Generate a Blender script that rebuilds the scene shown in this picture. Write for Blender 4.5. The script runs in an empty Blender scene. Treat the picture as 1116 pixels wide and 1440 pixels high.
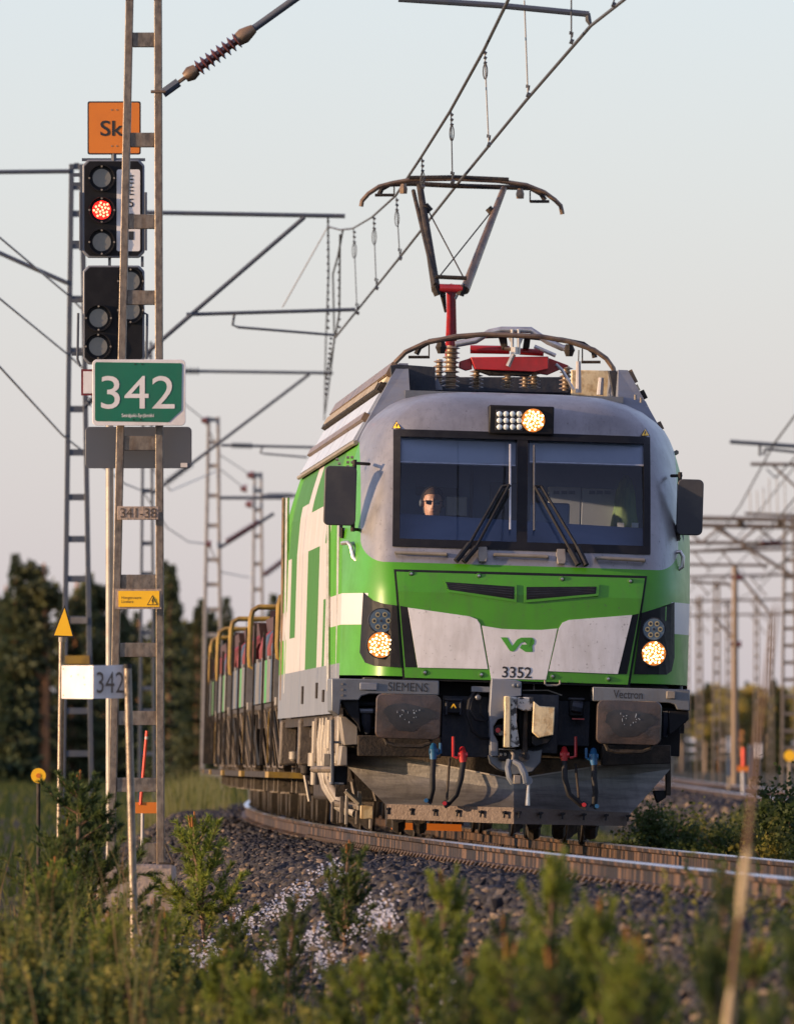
import bpy, bmesh, math, random
import numpy as np
from mathutils import Vector, Matrix

# ------------------------------------------------------------------ camera, sky, sun, exposure
SC = bpy.context.scene
COL = SC.collection
F = 19600.0      # focal length in photo pixels (photo 1116 x 1440)
HC = 0.67        # camera height above rail head
YH = 1072.0      # horizon row
XC = 558.0
cam_d = bpy.data.cameras.new('camera'); cam = bpy.data.objects.new('camera', cam_d); COL.objects.link(cam)
cam.location = (0, 0, HC); cam.rotation_euler = (math.radians(90), 0, 0)
cam_d.sensor_fit = 'HORIZONTAL'; cam_d.sensor_width = 36.0
cam_d.lens = 36.0 * F / 1116.0
cam_d.shift_y = (YH - 720.0) / 1116.0
cam_d.clip_start = 1.0; cam_d.clip_end = 9000.0
cam_d.dof.use_dof = True; cam_d.dof.focus_distance = 118.8; cam_d.dof.aperture_fstop = 10.0
SC.camera = cam

SUN_EL = math.radians(8.0)
SUN_AZ = math.radians(-104.0)      # compass angle from +Y towards +X: sun stands left, a little behind the camera
sdir = Vector((math.sin(SUN_AZ) * math.cos(SUN_EL), math.cos(SUN_AZ) * math.cos(SUN_EL), math.sin(SUN_EL)))
world = bpy.data.worlds.new('World'); SC.world = world; world.use_nodes = True
wn = world.node_tree.nodes; wl = world.node_tree.links; wn.clear()
sky = wn.new('ShaderNodeTexSky'); sky.sky_type = 'NISHITA'; sky.sun_disc = False
sky.sun_elevation = SUN_EL; sky.sun_rotation = SUN_AZ
sky.air_density = 1.0; sky.dust_density = 1.0; sky.ozone_density = 3.2
veil = wn.new('ShaderNodeMixRGB'); veil.blend_type = 'MIX'; veil.inputs[0].default_value = 0.13
veil.inputs[2].default_value = (10.9, 9.3, 12.4, 1)          # thin even high cloud over the whole sky
bg = wn.new('ShaderNodeBackground'); bg.inputs[1].default_value = 0.145
wo = wn.new('ShaderNodeOutputWorld')
wl.new(sky.outputs[0], veil.inputs[1]); wl.new(veil.outputs[0], bg.inputs[0]); wl.new(bg.outputs[0], wo.inputs[0])

sun_d = bpy.data.lights.new('sun', 'SUN'); sun = bpy.data.objects.new('sun', sun_d); COL.objects.link(sun)
sun_d.energy = 5.0; sun_d.angle = math.radians(0.6); sun_d.color = (1.0, 0.67, 0.39)
sun.rotation_euler = (-sdir).to_track_quat('-Z', 'Y').to_euler()
SC.view_settings.view_transform = 'Standard'; SC.view_settings.look = 'None'
SC.view_settings.exposure = 0.86; SC.view_settings.gamma = 1.0
SC.cycles.max_bounces = 6; SC.cycles.transparent_max_bounces = 12; SC.cycles.glossy_bounces = 3; SC.cycles.diffuse_bounces = 3

# ------------------------------------------------------------------ helpers
rnd = random.Random(7)
def px(x, y, d):
    """a photo pixel at a known distance d -> world point"""
    return Vector(((x - XC) * d / F, d, HC - (y - YH) * d / F))
Y0 = 119.0
def track_x(Y):
    t = Y - Y0
    if Y > 300: t = 300 - Y0; b = -0.0419 + t / 3080.0; return 1.00 - 0.0419 * t + t * t / 6160.0 + b * (Y - 300)
    return 1.00 - 0.0419 * t + t * t / 6160.0
def track_dir(Y):
    t = min(Y, 300) - Y0
    return -0.0419 + t / 3080.0
def track2_x(Y): return 6.35 + 0.0040 * Y + 6.2e-6 * Y * Y

class MB:
    def __init__(s): s.v = []; s.f = []; s.m = []
    def add(s, vs, fs, m=0):
        o = len(s.v); s.v.extend([tuple(p) for p in vs])
        for f in fs: s.f.append(tuple(i + o for i in f)); s.m.append(m)
        return s
    def box(s, x0, x1, y0, y1, z0, z1, m=0):
        vs = [(x, y, z) for x in (x0, x1) for y in (y0, y1) for z in (z0, z1)]
        return s.add(vs, [(0,1,3,2),(4,6,7,5),(0,4,5,1),(2,3,7,6),(0,2,6,4),(1,5,7,3)], m)
    def hexa(s, front, back, m=0):
        """two rings of n points joined and capped"""
        n = len(front); vs = list(front) + list(back)
        fs = [tuple(range(n)), tuple(range(2*n-1, n-1, -1))]
        fs += [(i, n+i, n+(i+1) % n, (i+1) % n) for i in range(n)]
        return s.add(vs, fs, m)
    def tube(s, pts, r, n=8, m=0, closed=False):
        pts = [Vector(p) for p in pts]; k = len(pts)
        rs = r if isinstance(r, (list, tuple)) else [r] * k
        vs = []; ref = None
        for i, p in enumerate(pts):
            if closed: t = pts[(i+1) % k] - pts[i-1]
            else: t = pts[min(i+1, k-1)] - pts[max(i-1, 0)]
            t = t.normalized() if t.length > 1e-9 else Vector((0, 0, 1))
            if ref is None:
                ref = Vector((0, 0, 1)) if abs(t.z) < 0.9 else Vector((1, 0, 0))
            a = (ref - t * ref.dot(t)).normalized(); b = t.cross(a); ref = a
            for j in range(n):
                q = 2 * math.pi * j / n
                vs.append(p + (a * math.cos(q) + b * math.sin(q)) * rs[i])
        fs = []
        for i in range(k if closed else k - 1):
            i2 = (i + 1) % k
            for j in range(n): fs.append((i*n+j, i*n+(j+1) % n, i2*n+(j+1) % n, i2*n+j))
        if not closed: fs.append(tuple(range(n-1, -1, -1))); fs.append(tuple(range((k-1)*n, k*n)))
        return s.add(vs, fs, m)
    def lathe(s, prof, org, axis, n=16, m=0):
        """prof: list of (radius, distance along axis)"""
        org = Vector(org); ax = Vector(axis).normalized()
        return s.tube_prof([(org + ax * t, r) for r, t in prof], ax, n, m)
    def tube_prof(s, pr, ax, n, m):
        ref = Vector((0, 0, 1)) if abs(ax.z) < 0.9 else Vector((1, 0, 0))
        a = (ref - ax * ref.dot(ax)).normalized(); b = ax.cross(a); vs = []; k = len(pr)
        for p, r in pr:
            for j in range(n):
                q = 2 * math.pi * j / n; vs.append(p + (a * math.cos(q) + b * math.sin(q)) * max(r, 1e-4))
        fs = [(i*n+j, i*n+(j+1) % n, (i+1)*n+(j+1) % n, (i+1)*n+j) for i in range(k-1) for j in range(n)]
        fs.append(tuple(range(n-1, -1, -1))); fs.append(tuple(range((k-1)*n, k*n)))
        return s.add(vs, fs, m)
    def mesh(s, name, mats, smooth=True):
        me = bpy.data.meshes.new(name); me.from_pydata(s.v, [], s.f); me.update()
        for m in (mats if isinstance(mats, (list, tuple)) else [mats]): me.materials.append(m)
        if any(s.m): me.polygons.foreach_set('material_index', s.m)
        fix_normals(me)
        if smooth:
            me.polygons.foreach_set('use_smooth', [True] * len(me.polygons)); me.set_sharp_from_angle(angle=math.radians(38))
        return me
    def build(s, name, mats, parent=None, smooth=True, bevel=0.0):
        o = link(name, s.mesh(name, mats, smooth), parent)
        if bevel:
            b = o.modifiers.new('bevel', 'BEVEL'); b.width = bevel; b.segments = 2; b.limit_method = 'ANGLE'; b.angle_limit = math.radians(40)
        return o
def fix_normals(me):
    if len(me.polygons) > 60000: return
    bm = bmesh.new(); bm.from_mesh(me); bmesh.ops.recalc_face_normals(bm, faces=bm.faces); bm.to_mesh(me); bm.free()
def link(name, data, parent=None):
    o = bpy.data.objects.new(name, data); COL.objects.link(o)
    if parent is not None: o.parent = parent
    return o
def tag(o, label, cat, group=None, kind=None):
    o['label'] = label
    if cat: o['category'] = cat
    if group: o['group'] = group
    if kind: o['kind'] = kind
    return o
def thing(name, label, cat, loc=(0, 0, 0), rz=0.0, group=None):
    o = link(name, None); o.location = loc; o.rotation_euler = (0, 0, rz)
    return tag(o, label, cat, group)
def struct(o): o['kind'] = 'structure'; return o
def rrect(x0, x1, y0, y1, r, n=5):
    out = []
    for cx, cy, a0 in ((x1-r, y1-r, 0), (x0+r, y1-r, 90), (x0+r, y0+r, 180), (x1-r, y0+r, 270)):
        for i in range(n + 1):
            a = math.radians(a0 + 90.0 * i / n); out.append((cx + r * math.cos(a), cy + r * math.sin(a)))
    return out

# ------------------------------------------------------------------ materials
class E:
    """small arithmetic layer over shader math nodes"""
    def __init__(s, nt, k): s.nt = nt; s.k = k
    def _op(s, op, o=None, o2=None):
        n = s.nt.nodes.new('ShaderNodeMath'); n.operation = op
        for i, q in enumerate((s, o, o2)):
            if q is None: continue
            if isinstance(q, E): s.nt.links.new(q.k, n.inputs[i])
            else: n.inputs[i].default_value = q
        return E(s.nt, n.outputs[0])
    def __add__(s, o): return s._op('ADD', o)
    def __sub__(s, o): return s._op('SUBTRACT', o)
    def __mul__(s, o): return s._op('MULTIPLY', o)
    def lt(s, o): return s._op('LESS_THAN', o)
    def gt(s, o): return s._op('GREATER_THAN', o)
    def mx(s, o): return s._op('MAXIMUM', o)
    def mn(s, o): return s._op('MINIMUM', o)
    def ab(s): return s._op('ABSOLUTE')
    def sq(s): return s._op('SQRT')
def mixc(nt, fac, a, b, mode='MIX'):
    n = nt.nodes.new('ShaderNodeMixRGB'); n.blend_type = mode
    for i, q in enumerate((fac, a, b)):
        if isinstance(q, E): nt.links.new(q.k, n.inputs[i])
        elif isinstance(q, bpy.types.NodeSocket): nt.links.new(q, n.inputs[i])
        elif isinstance(q, (int, float)): n.inputs[i].default_value = q
        else: n.inputs[i].default_value = (*q[:3], 1)
    return n.outputs[0]
def base_mat(name):
    m = bpy.data.materials.new(name); m.use_nodes = True
    return m, m.node_tree, m.node_tree.nodes['Principled BSDF']
def noise_e(nt, scale, detail=4, sx=(1, 1, 1), rough=.6, coord='Object'):
    tc = nt.nodes.new('ShaderNodeTexCoord'); mp = nt.nodes.new('ShaderNodeMapping'); mp.inputs['Scale'].default_value = sx
    nz = nt.nodes.new('ShaderNodeTexNoise'); nz.inputs['Scale'].default_value = scale; nz.inputs['Detail'].default_value = detail
    nz.inputs['Roughness'].default_value = rough
    nt.links.new(tc.outputs[coord], mp.inputs[0]); nt.links.new(mp.outputs[0], nz.inputs[0])
    return nz.outputs[0]
def ramp(nt, src, lo, hi):
    n = nt.nodes.new('ShaderNodeMapRange'); n.inputs[1].default_value = lo; n.inputs[2].default_value = hi
    nt.links.new(src, n.inputs[0]); n.clamp = True
    return n.outputs[0]
def pm(name, col, rough=.5, metal=0., col2=None, scale=6., lo=.45, hi=.7, sx=(1, 1, 1), bump=0., bscale=40., coat=0., dirt=None, dirt_amt=.5, spec=.5, speck=0.):
    """procedural principled: base colour, a second colour in noise patches, streaked dirt, bump"""
    m, nt, b = base_mat(name)
    c2 = col2 if col2 is not None else tuple(x * .78 for x in col)
    out = mixc(nt, ramp(nt, noise_e(nt, scale, 5, sx), lo, hi), col, c2)
    if dirt is not None:
        f = ramp(nt, noise_e(nt, 3.2, 6, (3, 3, .7), .7), .46, .8)
        mu = nt.nodes.new('ShaderNodeMath'); mu.operation = 'MULTIPLY'; mu.inputs[1].default_value = dirt_amt
        nt.links.new(f, mu.inputs[0]); out = mixc(nt, mu.outputs[0], out, dirt)
    if speck:
        f = ramp(nt, noise_e(nt, speck, 3, (1, 1, 1), .5), .66, .72); mu = nt.nodes.new('ShaderNodeMath'); mu.operation = 'MULTIPLY'; mu.inputs[1].default_value = .45; nt.links.new(f, mu.inputs[0]); out = mixc(nt, mu.outputs[0], out, (.06, .05, .045))
    nt.links.new(out, b.inputs['Base Color'])
    b.inputs['Roughness'].default_value = rough; b.inputs['Metallic'].default_value = metal
    rr = nt.nodes.new('ShaderNodeMapRange'); rr.inputs[3].default_value = max(.03, rough - .1); rr.inputs[4].default_value = min(1., rough + .13)
    nt.links.new(noise_e(nt, scale * 2.3, 4), rr.inputs[0]); nt.links.new(rr.outputs[0], b.inputs['Roughness'])
    b.inputs['Coat Weight'].default_value = coat; b.inputs['Coat Roughness'].default_value = .12
    b.inputs['Specular IOR Level'].default_value = spec
    if bump:
        bp = nt.nodes.new('ShaderNodeBump'); bp.inputs['Strength'].default_value = bump; bp.inputs['Distance'].default_value = .02
        nt.links.new(noise_e(nt, bscale, 4), bp.inputs['Height']); nt.links.new(bp.outputs[0], b.inputs['Normal'])
    return m
def glow(name, col, strength):
    m, nt, b = base_mat(name); b.inputs['Base Color'].default_value = (*col, 1)
    b.inputs['Emission Color'].default_value = (*col, 1); b.inputs['Emission Strength'].default_value = strength
    return m
def leaf_mat(name, c1, c2, scale=3., trans=.35):
    m, nt, b = base_mat(name)
    out = mixc(nt, ramp(nt, noise_e(nt, scale, 3), .38, .64), c1, c2)
    nt.links.new(out, b.inputs['Base Color']); b.inputs['Roughness'].default_value = .65; b.inputs['Specular IOR Level'].default_value = .25
    t = nt.nodes.new('ShaderNodeBsdfTranslucent'); nt.links.new(out, t.inputs[0])
    mx = nt.nodes.new('ShaderNodeMixShader'); mx.inputs[0].default_value = trans
    o = nt.nodes['Material Output']; nt.links.new(b.outputs[0], mx.inputs[1]); nt.links.new(t.outputs[0], mx.inputs[2]); nt.links.new(mx.outputs[0], o.inputs[0])
    return m

GRIME = (.10, .08, .06)
M = dict(
    green=pm('green paint', (.046, .215, .003), .34, col2=(.041, .185, .003), scale=2, coat=.15, dirt=(.06, .10, .025), dirt_amt=.5, spec=.4, speck=30.),
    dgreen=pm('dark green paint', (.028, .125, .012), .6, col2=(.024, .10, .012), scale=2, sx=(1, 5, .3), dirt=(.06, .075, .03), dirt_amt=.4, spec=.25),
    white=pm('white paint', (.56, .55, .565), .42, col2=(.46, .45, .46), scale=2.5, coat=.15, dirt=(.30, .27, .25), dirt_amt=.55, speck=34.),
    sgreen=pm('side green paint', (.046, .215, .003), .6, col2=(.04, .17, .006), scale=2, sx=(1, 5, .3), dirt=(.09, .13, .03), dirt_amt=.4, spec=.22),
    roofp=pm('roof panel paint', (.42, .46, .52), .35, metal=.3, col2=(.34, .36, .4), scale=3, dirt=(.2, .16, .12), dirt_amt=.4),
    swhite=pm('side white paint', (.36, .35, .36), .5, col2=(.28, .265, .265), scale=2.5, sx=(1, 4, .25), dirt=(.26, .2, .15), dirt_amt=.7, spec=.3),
    skirt=pm('grey skirt paint', (.13, .145, .18), .5, col2=(.095, .108, .135), scale=3, sx=(1, 4, .3), dirt=(.17, .15, .13), dirt_amt=.5),
    beam=pm('grey steel paint', (.12, .132, .152), .4, metal=.25, col2=(.092, .10, .118), scale=5, dirt=GRIME, dirt_amt=.4),
    black=pm('black paint', (.006, .006, .008), .5, col2=(.011, .011, .013), scale=8, spec=.18),
    rubber=pm('black rubber', (.009, .009, .011), .65, col2=(.018, .018, .02), scale=9, spec=.25),
    mirror=pm('dark grey mirror housing', (.032, .033, .04), .5, col2=(.055, .053, .054), scale=3, spec=.3),
    dark=pm('dark blue grey equipment', (.014, .018, .028), .55, col2=(.028, .03, .038), scale=9, spec=.25, dirt=GRIME, dirt_amt=.4, bump=.2),
    soot=pm('sooty underframe', (.018, .015, .013), .7, col2=(.05, .037, .027), scale=7, spec=.25, bump=.4),
    under=pm('dusty bogie steel', (.085, .068, .054), .65, col2=(.03, .025, .021), scale=6, bump=.35, dirt=(.22, .17, .12), dirt_amt=.5),
    pale=pm('dusty pale steel', (.20, .18, .155), .55, metal=.1, col2=(.15, .125, .10), scale=6, dirt=GRIME, dirt_amt=.5),
    steel=pm('bare steel', (.42, .40, .38), .3, metal=.9, col2=(.26, .22, .2), scale=12),
    silver=pm('silver tube', (.5, .48, .46), .33, metal=.75, col2=(.36, .33, .3), scale=9),
    buffer=pm('greasy buffer plate', (.095, .066, .054), .36, metal=.45, col2=(.05, .042, .04), scale=4.5, lo=.4, hi=.62, bump=.15),
    grease=pm('grease smear', (.018, .017, .018), .3, col2=(.035, .03, .03), scale=7),
    scrape=pm('bright scrape', (.55, .54, .53), .3, metal=.8, scale=30),
    plough=pm('worn plough steel', (.105, .096, .088), .38, metal=.45, col2=(.05, .046, .042), scale=4, sx=(.6, .6, 7), dirt=(.035, .03, .027), dirt_amt=.7, bump=.12, bscale=30),
    blade=pm('rusty blade strip', (.07, .048, .037), .55, metal=.35, col2=(.07, .05, .042), scale=7, bump=.3),
    cream=pm('worn cream paint', (.56, .46, .28), .5, col2=(.40, .29, .15), scale=11, lo=.5, hi=.62, bump=.15, dirt=(.06, .045, .035), dirt_amt=.6),
    flaked=pm('flaked coupler paint', (.42, .40, .37), .5, col2=(.025, .02, .018), scale=16, lo=.47, hi=.54, bump=.3),
    red=pm('red paint', (.38, .010, .014), .42, col2=(.25, .010, .012), scale=5, coat=.2, dirt=(.12, .02, .015), dirt_amt=.5),
    blue=pm('blue paint', (.012, .085, .19), .4, col2=(.015, .08, .2), scale=9),
    porc=pm('brown insulator', (.21, .145, .085), .4, col2=(.13, .085, .05), scale=12, coat=.3),
    rporc=pm('dark red porcelain', (.10, .03, .024), .22, col2=(.06, .02, .018), scale=12, coat=.6),
    copper=pm('tarnished arm', (.20, .13, .08), .4, metal=.5, col2=(.08, .06, .05), scale=10),
    wire=pm('dark wire', (.07, .072, .08), .5, metal=.4, scale=20),
    thinwire=pm('pale wire', (.30, .28, .26), .5, metal=.3, scale=20),
    galv=pm('weathered galvanised steel', (.21, .175, .14), .42, metal=.4, col2=(.095, .08, .068), scale=22, sx=(1, 1, .6), lo=.4, hi=.65, bump=.15, bscale=60, dirt=(.22, .12, .05), dirt_amt=.5),
    bluemast=pm('blue grey mast steel', (.052, .064, .088), .5, metal=.2, col2=(.075, .08, .09), scale=5),
    palemast=pm('pale mast steel', (.26, .24, .22), .5, metal=.2, col2=(.18, .16, .15), scale=5),
    concrete=pm('concrete', (.30, .235, .19), .85, col2=(.19, .145, .12), scale=6, bump=.5, bscale=25),
    rail=pm('rail web', (.013, .009, .008), .6, metal=.1, col2=(.095, .055, .033), scale=3, sx=(1, .75, .1), lo=.47, hi=.6, bump=.2, spec=.2),  # dark and tan bands along the web paint in dappled sun and shade
    railtop=pm('polished rail head', (.45, .46, .5), .28, metal=.95, col2=(.42, .4, .4), scale=2, sx=(30, .4, 1)),
    clip=pm('rusty clip', (.055, .036, .028), .5, metal=.3, col2=(.11, .07, .05), scale=20),
    sleeper=pm('dusty sleeper', (.07, .058, .05), .9, spec=.1, col2=(.04, .034, .03), scale=6, bump=.4),
    stone=pm('ballast stone', (.045, .043, .05), .85, col2=(.10, .08, .065), scale=2.6, spec=.12, lo=.35, hi=.7, bump=.3, bscale=30),
    signgreen=pm('green sign film', (.004, .12, .066), .4, col2=(.005, .10, .058), scale=3, dirt=(.02, .10, .06), dirt_amt=.5),
    signwhite=pm('white sign film', (.60, .585, .59), .45, col2=(.52, .5, .5), scale=3, dirt=(.4, .35, .31), dirt_amt=.4),
    signback=pm('grey sign back', (.085, .095, .115), .45, metal=.3, col2=(.10, .105, .12), scale=2),
    orange=pm('orange sign film', (.56, .16, .012), .45, col2=(.5, .14, .012), scale=3),
    yellow=pm('yellow sign film', (.82, .46, .01), .42, col2=(.74, .40, .012), scale=4),
    yelpaint=pm('yellow wagon paint', (.25, .15, .012), .5, col2=(.12, .07, .01), scale=6, dirt=GRIME, dirt_amt=.5),
    maroon=pm('maroon wagon paint', (.05, .02, .022), .6, col2=(.03, .014, .017), scale=4, dirt=GRIME, dirt_amt=.4),
    wred=pm('wagon red paint', (.13, .008, .013), .55, col2=(.06, .007, .010), scale=4),
    wblue=pm('wagon blue paint', (.022, .045, .085), .5, col2=(.018, .032, .06), scale=4),
    wgrey=pm('wagon grey panel', (.13, .125, .12), .55, col2=(.075, .07, .07), scale=4, dirt=GRIME, dirt_amt=.4),
    wgreen=pm('wagon green panel', (.03, .25, .04), .45, col2=(.025, .2, .03), scale=4),
    lens=pm('lamp lens off', (.13, .125, .115), .3, col2=(.11, .11, .105), scale=20, coat=.5),
    reflector=pm('amber reflector', (.75, .5, .22), .25, metal=.6, scale=30),
    led=pm('led lens', (.62, .66, .64), .2, col2=(.5, .56, .56), scale=40, coat=.6),
    brass=pm('led ring', (.5, .38, .2), .3, metal=.7, scale=40),
    bluegrey=pm('lamp bowl', (.10, .14, .18), .3, metal=.4, scale=20),
    ink=pm('black lettering', (.015, .015, .018), .5, scale=10),
    darkink=pm('worn lettering', (.05, .038, .03), .6, scale=30, col2=(.12, .085, .06), lo=.5, hi=.7),
    logo=pm('logo green', (.05, .26, .015), .4, scale=5),
    cabgrey=pm('cab panel', (.15, .19, .28), .6, col2=(.12, .16, .245), scale=3),
    cabdark=pm('cab dark panel', (.06, .07, .09), .6, col2=(.045, .052, .068), scale=3),
    cabpale=pm('cab pale panel', (.34, .35, .37), .55, col2=(.30, .31, .33), scale=2),
    blind=pm('sun blind', (.34, .36, .40), .7, col2=(.29, .31, .35), scale=2),
    vest=pm('high visibility vest', (.13, .19, .06), .8, col2=(.08, .13, .05), scale=8, sx=(3, 3, .5)),
    tape=pm('reflective tape', (.6, .6, .58), .4, scale=8),
    skin=pm('skin', (.50, .27, .18), .5, col2=(.42, .2, .13), scale=14),
    hair=pm('brown hair', (.055, .03, .016), .6, col2=(.03, .018, .01), scale=40),
    jacket=pm('dark jacket', (.02, .022, .03), .8, col2=(.03, .032, .04), scale=9),
    shades=pm('sunglass lens', (.01, .01, .012), .1, scale=5, coat=.5),
    wood=pm('weathered pole wood', (.20, .145, .10), .8, col2=(.12, .09, .065), scale=4, sx=(4, 4, .3)),
    bark=pm('pine bark', (.13, .075, .045), .9, col2=(.07, .045, .032), scale=8, bump=.4),
    pinebark=pm('orange pine bark', (.30, .13, .05), .85, col2=(.14, .07, .04), scale=3),
    needle=leaf_mat('dark pine needles', (.038, .066, .024), (.10, .125, .03), 7, .45),
    needle2=leaf_mat('young pine needles', (.20, .23, .035), (.11, .15, .03), 6, .45),
    bud=leaf_mat('orange shoot', (.42, .16, .04), (.30, .13, .04), 9),
    herb=leaf_mat('herb leaves', (.045, .066, .016), (.24, .21, .045), 5.0, .5),  # second tone gives leaf variety and painted golden-lit highlights
    straw=leaf_mat('dry straw', (.30, .19, .085), (.20, .11, .05), 2.),
    sheath=leaf_mat('pale straw sheath', (.52, .42, .27), (.42, .32, .2), 5),
    petal=leaf_mat('white petals', (.75, .72, .74), (.62, .58, .6), 5, .3),
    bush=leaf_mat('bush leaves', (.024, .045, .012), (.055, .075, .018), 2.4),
    spruce=leaf_mat('spruce needles', (.024, .044, .026), (.095, .105, .042), .45, .15),
    pinefar=leaf_mat('far pine needles', (.028, .042, .02), (.085, .085, .034), .4, .2),
    birch=leaf_mat('spring leaves', (.24, .22, .06), (.40, .31, .09), .3, .4),
    grass=leaf_mat('dry grass', (.26, .22, .09), (.15, .16, .05), .5, .35),
    led_on=glow('lit led', (1.0, .70, .36), 2.6),
    led_core=glow('lit lamp bowl', (.55, .19, .03), .22),
    red_on=glow('lit red led', (1.0, .10, .05), 7.0),
    red_core=glow('lit red lamp', (1.0, .01, .006), 1.6),
    redtip=pm('red marker', (.62, .06, .03), .5, scale=6),
)

# windscreen glass: a clear tinted pane with fresnel reflection
def glass_mat(name, tint, base=.06):
    m = bpy.data.materials.new(name); m.use_nodes = True; nt = m.node_tree; nt.nodes.clear()
    o = nt.nodes.new('ShaderNodeOutputMaterial'); t = nt.nodes.new('ShaderNodeBsdfTransparent'); t.inputs[0].default_value = (*tint, 1)
    g = nt.nodes.new('ShaderNodeBsdfGlossy'); g.inputs['Roughness'].default_value = .03; g.inputs[0].default_value = (.85, .92, 1, 1)
    fr = nt.nodes.new('ShaderNodeFresnel'); fr.inputs[0].default_value = 1.5
    ad = nt.nodes.new('ShaderNodeMath'); ad.operation = 'ADD'; ad.inputs[1].default_value = base; nt.links.new(fr.outputs[0], ad.inputs[0])
    mx = nt.nodes.new('ShaderNodeMixShader'); nt.links.new(ad.outputs[0], mx.inputs[0]); nt.links.new(t.outputs[0], mx.inputs[1]); nt.links.new(g.outputs[0], mx.inputs[2])
    nt.links.new(mx.outputs[0], o.inputs[0]); return m
M['glass'] = glass_mat('windscreen glass', (.80, .86, .95), .0)

def livery_mat():
    """nose and brow: silver above a rounded boundary, green below, one white band on the corners"""
    m, nt, b = base_mat('nose livery')
    tc = nt.nodes.new('ShaderNodeTexCoord'); sp = nt.nodes.new('ShaderNodeSeparateXYZ'); nt.links.new(tc.outputs['Object'], sp.inputs[0])
    u = E(nt, sp.outputs[0]).ab(); z = E(nt, sp.outputs[2])
    r = .20
    qx = (u - (1.365 - r)).mx(0.0); qz = (E(nt, (z * -1.0).k) + (2.35 + r)).mx(0.0)
    d = (qx * qx + qz * qz).sq() - r
    silver_m = d.lt(0.0).mx(z.gt(3.40))
    band = u.gt(1.30) * z.gt(1.81) * z.lt(2.08)
    n1 = ramp(nt, noise_e(nt, 2.2, 6, (1, 1, .8), .65), .35, .75)
    silver = mixc(nt, n1, (.25, .245, .255), (.15, .147, .155))
    streak = ramp(nt, noise_e(nt, 9, 6, (3, 1, .35), .75), .52, .85)
    silver = mixc(nt, (E(nt, streak) * .55), silver, (.06, .057, .06))
    green = mixc(nt, ramp(nt, noise_e(nt, 3, 5), .4, .75), (.046, .215, .003), (.040, .17, .003))
    sp_ = E(nt, ramp(nt, noise_e(nt, 36, 3, (1, 1, 1), .5), .66, .72)) * .5
    silver = mixc(nt, sp_, silver, (.05, .045, .045))
    out = mixc(nt, band, green, (.42, .41, .42)); out = mixc(nt, silver_m, out, silver)
    nt.links.new(out, b.inputs['Base Color'])
    me = silver_m * .5; nt.links.new(me.k, b.inputs['Metallic'])
    rr = nt.nodes.new('ShaderNodeMapRange'); rr.inputs[3].default_value = .27; rr.inputs[4].default_value = .5
    nt.links.new(noise_e(nt, 6, 5), rr.inputs[0]); nt.links.new(rr.outputs[0], b.inputs['Roughness'])
    b.inputs['Coat Weight'].default_value = .08; b.inputs['Specular IOR Level'].default_value = .35
    return m
M['livery'] = livery_mat()

def text_obj(name, s, mat, to3d, rect, parent=None, bold=0.0, thick=.003):
    """flat lettering fitted to a rect (x0,z0,x1,z1) of a local plane; to3d maps (x, z) to a point and a small step forward"""
    cu = bpy.data.curves.new(name, 'FONT'); cu.body = s; cu.size = 1; cu.offset = bold; cu.resolution_u = 4
    ob = bpy.data.objects.new(name + '_tmp', cu); COL.objects.link(ob)
    dg = bpy.context.evaluated_depsgraph_get(); me = bpy.data.meshes.new_from_object(ob.evaluated_get(dg))
    bpy.data.objects.remove(ob); bpy.data.curves.remove(cu)
    vs = np.array([v.co[:2] for v in me.vertices]); lo = vs.min(0); hi = vs.max(0)
    x0, z0, x1, z1 = rect
    for v in me.vertices:
        a = (v.co.x - lo[0]) / (hi[0] - lo[0]); c = (v.co.y - lo[1]) / (hi[1] - lo[1])
        v.co = Vector(to3d(x0 + a * (x1 - x0), z0 + c * (z1 - z0)))
    me.materials.clear(); me.materials.append(mat)
    return link(name, me, parent)

# ================================================================== ground, tracks
def smooth(t): t = min(1., max(0., t)); return t * t * (3 - 2 * t)
def wob(x, y):
    return (math.sin(x * 1.7 + y * .31) * .5 + math.sin(x * .63 - y * .47 + 1.3) * .6 + math.sin(x * 3.1 + y * 1.9) * .22) * .5
def bed(a):
    """height drop of a ballast bed at distance a from the track axis"""
    return smooth((a - 1.75) / 1.35)
def ground_z(X, Y):
    low = -.82 + .07 * wob(X, Y)
    if Y > 250: low += min(.35, (Y - 250) * .0012)
    z = low
    a = abs(X - track_x(Y)); k = bed(a)
    if k < 1: z = (-.165 if .98 < a else -.195) * (1 - k) + low * k
    if Y > 200:
        a = abs(X - track2_x(Y)); k = bed(a)
        if k < 1: z = max(z, -.2 * (1 - k) + low * k)
    return z
def bed_mask(X, Y):
    m = 1 - smooth((abs(X - track_x(Y)) - 2.55) / .9)
    if Y > 200: m = max(m, 1 - smooth((abs(X - track2_x(Y)) - 2.6) / .9))
    return m
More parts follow.
